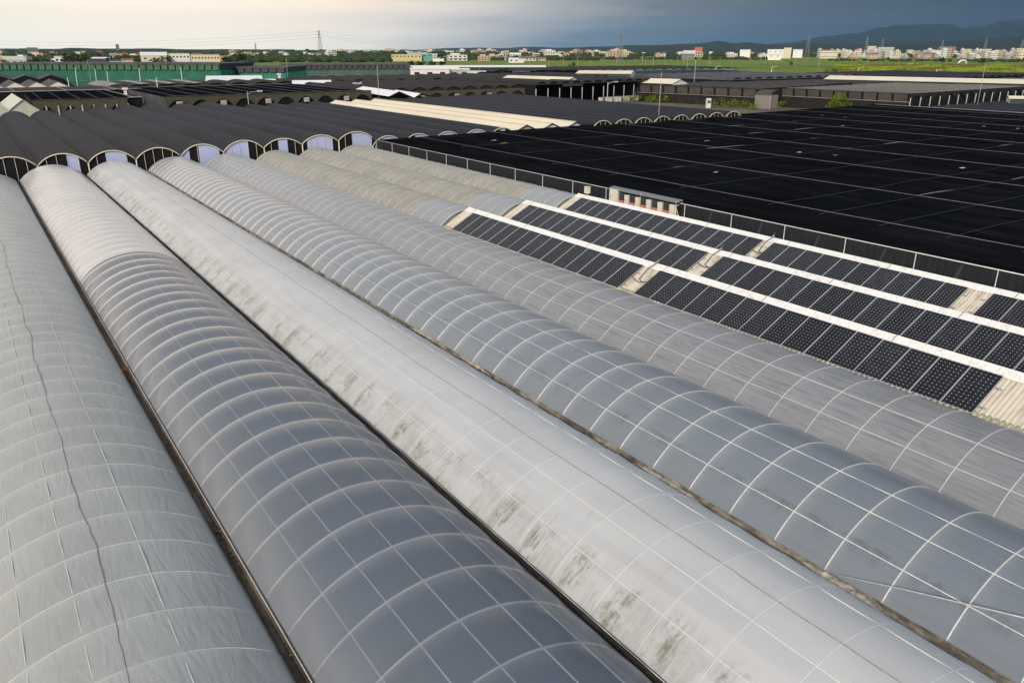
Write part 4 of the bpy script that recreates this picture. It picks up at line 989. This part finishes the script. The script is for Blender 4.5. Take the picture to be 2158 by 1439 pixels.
pylon(539, 91, 3000, 'tiny distant pylon left of the tallest one')
pylon(1858, 82, 2300, 'left one of the distant pylons above the right-hand town', .2)
pylon(1984, 84, 2400, 'middle one of the distant pylons above the right-hand town', .2)
pylon(2075, 81, 2300, 'right one of the distant pylons above the right-hand town', .2)
pylon(2152, 84, 1700, 'pylon at the right picture edge')
pylon(1825, 78, 2600, 'slender distant mast left of the pale yellow building', 0, 0)
P4 = (*dirto(985, 5200), 60)
def span(a, c_, off, zf, sag_, label, r=.10):
    m = MB(); d = Vector((c_[0] - a[0], c_[1] - a[1])).normalized(); n_ = (-d.y * off, d.x * off)
    m.tube([(a[0] + n_[0] + (c_[0] - a[0]) * k / 20, a[1] + n_[1] + (c_[1] - a[1]) * k / 20, a[2] * zf * (1 - k / 20) + c_[2] * zf * k / 20 - sag_ * sin(pi * k / 20)) for k in range(21)], r, 3, cap=False)
    tag(m.build('power_line', M_cable, None), label, 'cable', 'power lines hung between the pylons')
for k, zf in enumerate((.97, .86, .75)):
    span(P1, P0, 4 if k % 2 else -4, zf, 18, ['top', 'middle', 'bottom'][k] + ' power line left of the tallest pylon')
    span(P1, P4, 4 if k % 2 else -4, zf, 22, ['top', 'middle', 'bottom'][k] + ' power line right of the tallest pylon')

# ------------------------------------------------------------------ plants
def leafclump(m, c, r, n, size, seed, flat=.8):
    rnd = random.Random(seed)
    for _ in range(n):
        d = Vector((rnd.gauss(0, 1), rnd.gauss(0, 1), rnd.gauss(0, 1))).normalized() * r * (rnd.random() ** .4)
        p = Vector(c) + Vector((d.x, d.y, d.z * flat)); a = Vector((rnd.gauss(0, 1), rnd.gauss(0, 1), rnd.gauss(0, .5))).normalized(); b_ = a.cross(Vector((rnd.random(), rnd.random(), 1))).normalized(); s_ = size * (.6 + .8 * rnd.random())
        m.quad(tuple(p - a * s_), tuple(p - b_ * s_ * .6), tuple(p + a * s_), tuple(p + b_ * s_ * .6))
def tree(px, pyb, ytop, dist, wpx, mat, label, seed, name='tree'):
    x, y = dirto(px, dist); h = hz(px, ytop, dist); w = wpx / F * dist / 2
    t = thing(name, label, 'tree', (x, y, 0))
    m = MB(); m.tube([(0, 0, 0), (.2, .1, h * .35), (0, .2, h * .65)], [h * .035, h * .025, h * .012], 6)
    for k in range(5): a = k * 1.3 + seed; m.tube([(.1, .1, h * (.3 + .05 * k)), (cos(a) * w * .6, sin(a) * w * .6, h * (.55 + .06 * k))], [h * .015, h * .006], 5)
    m.build('trunk', M_bark, t, True)
    m = MB(); rnd = random.Random(seed)
    for k in range(16):
        a = rnd.random() * 2 * pi; rr = w * rnd.random() ** .6 * .85; z = h * (.38 + .5 * rnd.random()) 
        leafclump(m, (cos(a) * rr, sin(a) * rr, z * (1 - .12 * (rr / w) ** 2)), min(w, h) * .30, 70, min(w, h) * .075, seed * 50 + k)
    m.build('crown', mat, t)
for i, (px, yt, ds, wp, mt, lb) in enumerate((
    (153, 110, 560, 48, M_leaf2, 'large olive green tree behind the long green wall at the left'),
    (335, 116, 560, 44, M_leaf2, 'round bright green tree in front of the cream hall'),
    (62, 121, 600, 36, M_leaf, 'broad dark tree right of the pale shed at the left'), (100, 121, 600, 26, M_leaf, 'dark tree left of the large olive green tree'),
    (0, 121, 600, 14, M_leaf, 'dark tree at the very left edge'),
    (1206, 127, 460, 20, M_leaf, 'single dark round tree on the green field near the centre'), (1062, 138, 325, 24, M_leaf, 'dark bushy tree beside the small dark gabled shed'),
    (865, 128, 700, 20, M_leaf, 'leftmost dark tree in the row before the yellow factory'), (885, 129, 700, 22, M_leaf, 'second dark tree in the row before the yellow factory'), (908, 129, 700, 20, M_leaf2, 'third tree in the row before the yellow factory'), (930, 129, 700, 18, M_leaf, 'rightmost dark tree in the row before the yellow factory'),
    (1748, 142, 520, 12, M_weed, 'small bright green tree at the field edge, left one of two'), (1768, 141, 520, 20, M_weed, 'small bright green tree at the field edge, right one of two'),
    (1670, 128, 760, 9, M_leaf, 'lone dark shrub in the middle of the green field'), (1992, 120, 900, 14, M_leaf, 'dark tree behind the little white arch in the field'), (2075, 121, 900, 12, M_leaf, 'dark tree right of the little white arch in the field'),
    (225, 118, 760, 14, M_leaf, 'dark tree behind the low red-roofed houses'), (285, 116, 780, 14, M_leaf, 'dark tree left of the cream hall'), (478, 116, 760, 24, M_leaf, 'dark tree right of the long cream apartment block'), (505, 112, 900, 26, M_leaf, 'wide dark tree further right of the cream apartment block'))):
    tree(px, 0, yt, ds, wp, mt, lb, 11 + i)
def bush(px, py, w, d, h, label, n, mat=M_weed, seed=1, hh=0):
    x, y = at(px, py, hh); m = MB(); rnd = random.Random(seed)
    for k in range(n):
        leafclump(m, (rnd.uniform(-w, w), rnd.uniform(-d, d), h * rnd.uniform(.1, .8)), h * .45, 60, .16, seed * 77 + k, .9)
    o = m.build('weed_patch', mat, None, False, (x, y, 0)); tag(o, label, 'weeds', None, 'stuff')
bush(1390, 214, 9, 7, 2.0, 'bright green weeds in front of the open shade house', 60, seed=3)
bush(1580, 226, 8, 7, 2.2, 'bright green weeds below the pale brown porch', 60, seed=4)
bush(1625, 222, 6, 3, 1.2, 'yellowish grass at the foot of the brown wall', 30, M_weed, seed=9)
x, y = at(1777, 215, 2.2); 
t = thing('bush', 'bright yellow-green bush peeping over the black net roof by the brown house', 'bush', (x, y, 0))
m = MB(); rnd = random.Random(5)
for k in range(26): leafclump(m, (rnd.uniform(-3.6, 3.6), rnd.uniform(-1.5, 1.5), rnd.uniform(1.2, 4.0)), 1.0, 70, .16, 500 + k)
m.build('foliage', M_weed, t); m = MB(); m.tube([(0, 0, 0), (.3, 0, 2.5)], [.15, .06], 6); m.build('stem', M_bark, t)
x, y = at(1492, 228, 0)
t = thing('meter_cabinet', 'small pale meter cabinet standing before the dark brown wall', 'cabinet', (x, y, 0), -.4)
m = MB(); m.box(-.55, .55, -.4, .4, 0, 2.4); m.build('housing', M_whitewall, t); m = MB(); m.box(-.4, -.02, -.46, -.401, 1.2, 1.9); m.box(.06, .4, -.46, -.401, 1.2, 1.9); m.build('meter', M_charcoal, t)

# far tree belts: masses nobody could count
def belt(px0, px1, dist, depth, hgt, n, label, seed, mat=M_belt, hvar=.5):
    rnd = random.Random(seed); m = MB()
    for k in range(n):
        px = px0 + (px1 - px0) * rnd.random(); ds = dist + depth * rnd.random(); x, y = dirto(px, ds)
        h = hgt * (1 - hvar + hvar * 2 * abs(noise.noise(Vector((px * .03, ds * .004, seed)))) + hvar * .5 * rnd.random()); r = h * rnd.uniform(.5, 1.1)
        i0 = len(m.v); K = 7
        for zz, rr in ((0, .9), (.35, 1.0), (.7, .72), (.93, .3)):
            for j in range(K):
                a = 2 * pi * j / K; q = rr * r * (1 + .35 * (rnd.random() - .5)); m.v.append((x + cos(a) * q, y + sin(a) * q, h * zz * (1 + .12 * (rnd.random() - .5))))
        for L_ in range(3):
            for j in range(K): m.f.append((i0 + L_ * K + j, i0 + L_ * K + (j + 1) % K, i0 + (L_ + 1) * K + (j + 1) % K, i0 + (L_ + 1) * K + j)); m.mi.append(0)
        m.f.append(tuple(i0 + 3 * K + j for j in range(K))); m.mi.append(0)
    tag(m.build('tree_belt', mat, None), label, 'trees', None, 'stuff')
belt(-120, 300, 1150, 500, 9, 420, 'dark wooded belt among the houses at the far left', 1)
belt(-120, 660, 1900, 1500, 13, 900, 'long dark wood along the horizon at the left', 2, hvar=.4)
belt(480, 820, 1000, 300, 8, 240, 'dark tree belt behind the field left of centre', 3)
belt(560, 1150, 1700, 900, 11, 620, 'dark tree belt along the horizon in the centre', 4)
belt(930, 1260, 1150, 250, 6, 190, 'low dark hedge trees behind the green field', 5)
belt(1180, 1640, 1750, 900, 9, 560, 'dark trees among the far houses right of centre', 6)
belt(1600, 2320, 1750, 700, 8, 620, 'dark trees along the foot of the right-hand town', 7)
belt(1180, 1640, 1250, 120, 4.5, 120, 'low scrub line at the back of the green field', 8)
belt(1750, 2320, 1150, 160, 3.5, 160, 'low scrub line before the right-hand town', 10)
# rough grass strip in front of the right-hand fields
def rough(px0, px1, d0, d1, label, mats, seed):
    rnd = random.Random(seed); m = MB()
    for k in range(15000):
        px = px0 + (px1 - px0) * rnd.random(); ds = d0 + (d1 - d0) * rnd.random(); x, y = dirto(px, ds); h = rnd.uniform(.5, 1.9); w = rnd.uniform(.8, 2.6); a = rnd.random() * pi; mi = 0 if noise.noise(Vector((px * .012, ds * .02, seed))) + rnd.uniform(-.15, .15) > .02 else 1
        for q in range(2):
            a += 1.4; m.poly([(x - cos(a) * w, y - sin(a) * w, 0), (x + cos(a) * w, y + sin(a) * w, 0), (x + cos(a) * w * .5, y + sin(a) * w * .5, h), (x, y, h * .75), (x - cos(a) * w * .6, y - sin(a) * w * .6, h * .9)], mi)
    tag(m.build('rough_grass', mats, None), label, 'grass', None, 'stuff')
rough(1770, 2300, 380, 900, 'tall rough grass, green and reddish, in front of the right-hand fields', [M_weed, M_weed2], 3)

# ------------------------------------------------------------------ hills and mountains
def ridge(prof, dist, depth, mat, name, label, nz_=.12, seed=0):
    m = MB(); n = 220; K = 14; x0, x1 = prof[0][0], prof[-1][0]
    def top(px):
        for (a, ya), (c_, yc) in zip(prof, prof[1:]):
            if a <= px <= c_: t_ = (px - a) / (c_ - a); t_ = t_ * t_ * (3 - 2 * t_); return ya + (yc - ya) * t_
        return prof[-1][1]
    def fn(i, j):
        px = x0 + (x1 - x0) * i / n; ds = dist + depth * (j / K - .5)
        x, y = dirto(px, ds); h = max(2, hz(px, top(px), dist)); e = sin(pi * j / K) ** 1.2
        nn = noise.fractal(Vector((x / depth * 5, y / depth * 5, seed)), 1, 2, 5)
        return (x, y, h * e * (1 + nz_ * nn) if 0 < j < K else -5)
    m.grid(fn, n, K); tag(m.build(name, mat, None, True), label, 'hills', None, 'structure')
ridge([(1080, 105), (1150, 102), (1210, 101), (1245, 99), (1290, 101), (1320, 96), (1400, 94.5), (1450, 93), (1490, 91), (1510, 88), (1545, 92), (1570, 90), (1640, 95), (1720, 92), (1800, 94), (1900, 90), (2000, 88), (2080, 80), (2158, 76), (2400, 70)], 5200, 1500, M_hill, 'hills', 'low wooded hills behind the towns', .10, 3)
ridge([(1560, 100), (1660, 90), (1740, 78), (1800, 72), (1850, 60), (1890, 52), (1940, 49), (1990, 52), (2020, 60), (2060, 56), (2110, 44), (2170, 38), (2300, 36), (2420, 50)], 10500, 3500, M_mount, 'mountains', 'dark blue mountains under the storm cloud', .08, 8)
ridge([(860, 106), (960, 101.5), (1010, 101), (1060, 102), (1110, 99), (1180, 101), (1300, 98), (1420, 101), (1500, 103)], 9000, 2200, M_mount, 'far_hills', 'faint far hills in the centre', .08, 12)
ridge([(-300, 103), (-100, 103.5), (40, 103), (120, 104), (150, 102.5), (260, 103.5), (340, 103.8), (430, 104.6), (620, 105)], 3600, 900, M_hill, 'low_hills', 'low wooded rise on the horizon at the left', .25, 5)

# ------------------------------------------------------------------ houses and factories far off
PALW = [('white', (.70, .69, .66)), ('cream', (.68, .60, .46)), ('pale pink', (.62, .48, .41)), ('light grey', (.46, .47, .48)), ('tan', (.50, .40, .29)), ('pale green', (.42, .52, .44))]
PALR = [('white roof', (.66, .66, .65)), ('red roof', (.30, .08, .05)), ('grey roof', (.26, .27, .28)), ('brown roof', (.20, .12, .09))]
WM = {c: plain(c.replace(' ', '_') + '_render_wall', v, .85, 0, .08, .05) for c, v in PALW}
RM = {c: plain(c.replace(' ', '_') + 'ing', v, .7, 0, .1, .05) for c, v in PALR}
protos = {}
def house_mesh(ci, ri, st, pitched):
    key = (ci, ri, st, pitched)
    if key in protos: return protos[key]
    m = MB(); H_ = 3.2 * st
    m.box(-6, 6, -5, 5, 0, H_, 0)
    if pitched:
        m.quad((-6.5, -5.6, H_ - .1), (6.5, -5.6, H_ - .1), (6.5, 0, H_ + 2.2), (-6.5, 0, H_ + 2.2), 1); m.quad((-6.5, 0, H_ + 2.2), (6.5, 0, H_ + 2.2), (6.5, 5.6, H_ - .1), (-6.5, 5.6, H_ - .1), 1)
        m.poly([(-6, -5, H_), (-6, 0, H_ + 2.1), (-6, 5, H_)], 0); m.poly([(6, -5, H_), (6, 5, H_), (6, 0, H_ + 2.1)], 0)
    else:
        m.box(-6.2, 6.2, -5.2, 5.2, H_ + .01, H_ + .5, 0); m.box(-4, 1.5, -2, 3.5, H_ + .51, H_ + 2.7, 0); m.box(-4.3, 1.8, -2.3, 3.8, H_ + 2.71, H_ + 2.95, 1); m.box(3, 4.4, 0, 1.4, H_ + .51, H_ + 2.0, 2)
    for f_ in range(st):
        for wx in (-4.4, -1.5, 1.5, 4.4): m.box(wx - .75, wx + .75, -5.08, -4.98, f_ * 3.2 + 1.0, f_ * 3.2 + 2.4, 3)
        for wy in (-2.5, 2.0): m.box(-6.08, -5.98, wy - .7, wy + .7, f_ * 3.2 + 1.0, f_ * 3.2 + 2.4, 3)
        m.box(-6, 6, -5.9, -5.0, f_ * 3.2 + 3.0, f_ * 3.2 + 3.15, 0) if f_ < st - 1 else None
    me_o = m.build('house', [WM[PALW[ci][0]], RM[PALR[ri][0]], M_canopy, M_glassdark], None)
    me = me_o.data; bpy.data.objects.remove(me_o); protos[key] = me; return me
NUM = ['', 'one', 'two', 'three', 'four', 'five', 'six']
def town(lo_, hi_, d0, d1, n, name, stmin, stmax, seed, wts=None, scale=(.8, 1.6)):
    rnd = random.Random(seed); L_ = []
    for k in range(n):
        px = lo_ + (hi_ - lo_) * ((k + rnd.random()) / n); L_.append((px, rnd.uniform(d0, d1)))
    L_.sort()
    for k, (px, ds) in enumerate(L_):
        ci = rnd.choices(range(6), wts or [8, 5, 3, 3, 2, 1])[0]; ri = rnd.choices(range(4), [5, 1.4, 3, 1])[0]; st = rnd.randint(stmin, stmax); pit = rnd.random() < (.5 if st < 3 else .15)
        o = bpy.data.objects.new('house', house_mesh(ci, ri, st, pit)); C.objects.link(o)
        x, y = dirto(px, ds); o.location = (x, y, 0); o.rotation_euler = (0, 0, rnd.choice([-.5, -.35, .1, -.6, 1.0])); s1 = rnd.uniform(*scale); o.scale = (s1 * rnd.uniform(.9, 1.7), s1, rnd.uniform(.85, 1.15))
        tag(o, f"{PALW[ci][0]} {NUM[st]}-storey {'pitched' if pit else 'flat'}-roofed house, {ordn(k)} from the left in the {name}", 'house', 'houses in the ' + name)
town(-60, 300, 1050, 1900, 34, 'far left village', 1, 3, 1)
town(480, 700, 1500, 2300, 18, 'village behind the left fields', 1, 3, 2)
town(680, 960, 1900, 2700, 34, 'pale town at centre left', 2, 4, 3, [6, 6, 6, 2, 3, 0])
town(960, 1330, 1700, 2400, 52, 'long central town', 1, 4, 4)
town(1330, 1620, 1700, 2300, 30, 'village right of centre', 1, 2, 5, [9, 2, 1, 3, 1, 0])
town(1725, 2240, 1500, 2300, 210, 'bright right-hand town', 1, 4, 6, [11, 6, 5, 4, 3, 1], (.45, .85))
town(900, 1200, 1050, 1400, 10, 'scattered houses on the field', 1, 2, 8)
M_yel = plain('yellow_factory_wall', (.60, .50, .26), .8, 0, .06, .02); M_teal = plain('teal_factory_wall', (.12, .33, .30), .8)
M_orange = plain('orange_render_wall', (.62, .36, .18), .8); M_redroof = plain('red_tiled_roof', (.32, .09, .05), .8); M_redbrick = plain('vermilion_temple', (.50, .10, .05), .7); M_creamw = plain('cream_hall_wall', (.66, .60, .46), .8, 0, .06, .05); M_mauve = plain('mauve_roof', (.25, .17, .16), .8); M_grw = plain('grey_green_wall', (.42, .46, .38), .8)
def far(px0, px1, yt, ds, D, wm, rm, rise, label, nw=0, rows=1, cat='building', name='building'):
    h = hz((px0 + px1) / 2, yt, ds) - rise
    return shed(px0, px1, 0, ds, h, rise, D, wm, rm, label, nw, cat, name, None, rows)
far(824, 888, 116, 1080, 40, M_yel, M_pale, 0, 'wide yellow factory hall, centre left of the far view', 8)
far(888, 911, 114, 1085, 44, M_teal, M_pale, 0, 'teal and yellow factory wing joined to the wide yellow hall', 2)
far(858, 900, 111.5, 1125, 30, M_grw, M_grw, 0, 'pale green upper block behind the wide yellow hall')
far(911, 935, 125, 1060, 12, M_white, M_whitesheet, 0, 'low white annex right of the teal factory wing')
far(294, 350, 110, 790, 24, M_creamw, M_whitewall, 3, 'big cream hall with gabled roof behind the long green wall', 3)
far(352, 398, 113, 800, 16, M_whitewall, M_canopy, 0, 'pale terrace of townhouses between the cream hall and the apartment block', 6, 2)
far(400, 461, 116, 770, 14, M_creamw, M_grw, 0, 'long cream apartment block with two rows of small windows', 9, 2)
far(402, 424, 112.5, 790, 10, M_redroof, M_redroof, 2, 'red roof rising behind the long cream apartment block')
far(462, 479, 119, 765, 12, M_orange, M_orange, 0, 'orange wing at the right end of the long cream apartment block', 2)
far(4, 46, 119, 720, 20, M_creamw, M_pale, 2.5, 'pale gabled metal shed at the far left', 3)
far(111, 131, 120, 700, 12, M_whitewall, M_whitewall, 0, 'small white house left of the large olive green tree', 2)
far(178, 228, 121, 760, 14, M_greynet, M_whitesheet, 1, 'long low shed with white roof right of the large olive green tree')
far(226, 250, 126, 690, 10, M_whitewall, M_brownnet2, 1, 'low white house with dark roof at the left', 3)
far(252, 276, 124, 690, 10, M_whitewall, M_redroof, 1.2, 'low white house with reddish roof at the left', 2)
far(245, 252, 94, 2300, 20, M_canopy, M_canopy, 0, 'tall twin tower block on the left horizon', 2, 6)
far(56, 80, 101, 1900, 30, M_canopy, M_charcoal, 0, 'large dark slab block on the left horizon', 5, 2)
far(1072, 1094, 122.5, 950, 22, M_whitewall, M_whitesheet, 2, 'white gabled shed on the field, centre', 2)
far(1094, 1104, 125, 950, 18, M_whitewall, M_whitesheet, 1, 'small white lean-to right of the white gabled shed on the field')
far(1464, 1480, 100, 2000, 14, M_whitewall, M_redbrick, 9, 'vermilion temple with pointed roof among the far houses', 2, 2)
far(1440, 1466, 107, 1700, 20, M_whitewall, M_conc, 0, 'white hall left of the vermilion temple', 5)
far(1437, 1465, 114, 1300, 16, M_canopy, M_canopy, 0, 'low blue-grey building at the back of the green field', 4, 2)
far(1618, 1652, 105, 1500, 24, M_white, M_whitesheet, 0, 'white factory block left of the cream cube', 3)
far(1652, 1668, 101.5, 1480, 20, M_creamw, M_whitewall, 0, 'cream cube-shaped factory block right of the white one')
far(1620, 1648, 113, 1250, 22, M_white, M_whitesheet, 2, 'low white gabled shed in front of the white factory block', 2)
far(1672, 1692, 104.5, 1600, 20, M_white, M_whitesheet, 1.5, 'white shed right of the cream cube')
far(1560, 1582, 105, 1650, 16, M_white, M_whitesheet, 1, 'white hall left of the white factory block')
far(1730, 1764, 105, 1500, 16, M_creamw, M_redroof, 1.5, 'cream terrace with reddish roof at the left end of the right-hand town', 7, 2)
far(1828, 1846, 98, 2000, 26, M_creamw, M_pale, 0, 'tall pale yellow building above the right-hand town', 4, 3)
far(1850, 1884, 100, 1720, 30, M_grw, M_pale, 3, 'pale yellow-green hall right of the tall pale yellow building')
far(1978, 2014, 98.5, 2100, 30, M_mauve, M_mauve, 3, 'large mauve-roofed hall above the right-hand town')
far(1955, 1985, 104, 1800, 16, M_whitewall, M_redroof, 2, 'dark red roofed hall in the middle of the right-hand town', 4, 2)
far(2030, 2048, 104, 1750, 14, M_creamw, M_conc, 0, 'cream apartment block in the right-hand town, left of the pylon', 5, 4)
far(2076, 2090, 104, 1750, 14, M_creamw, M_conc, 0, 'cream apartment block in the right-hand town, right of the pylon', 4, 4)
far(2150, 2190, 103, 1500, 16, M_creamw, M_whitewall, 0, 'cream building cut by the right picture edge', 6, 4)
shed(1900, 1960, 0, 900, 1.0, 0, 3, M_white, M_whitesheet, 'thin white wall lying across the green field')
# little white arch (a tunnel mouth) in the field
x, y = dirto(2033, 880); t = thing('white_arch', 'little white arched shelter on the green field at the right', 'shelter', (x, y, 0), -.4)
m = MB(); m.tube([(-4.5, 0, 0), (-4, 0, 3), (-1.5, 0, 4.6), (2, 0, 4.8), (4, 0, 3.4), (4.5, 0, 0)], .9, 6); m.build('arch', M_white, t, True)

# ------------------------------------------------------------------ the air
b = bpy.data.materials.new('blue_haze'); b.use_nodes = True; n_ = b.node_tree; n_.nodes.clear()
o_ = n_.nodes.new('ShaderNodeOutputMaterial'); pv = n_.nodes.new('ShaderNodeVolumePrincipled')
pv.inputs['Color'].default_value = (.32, .55, .85, 1); pv.inputs['Density'].default_value = 1.9e-5; pv.inputs['Anisotropy'].default_value = 0.0
n_.links.new(pv.outputs[0], o_.inputs['Volume'])
m = MB(); m.box(-9000, 15000, -3000, 17000, -6, 620)
tag(m.build('haze', b, None), 'thin blue haze over the plain', None, None, 'stuff')
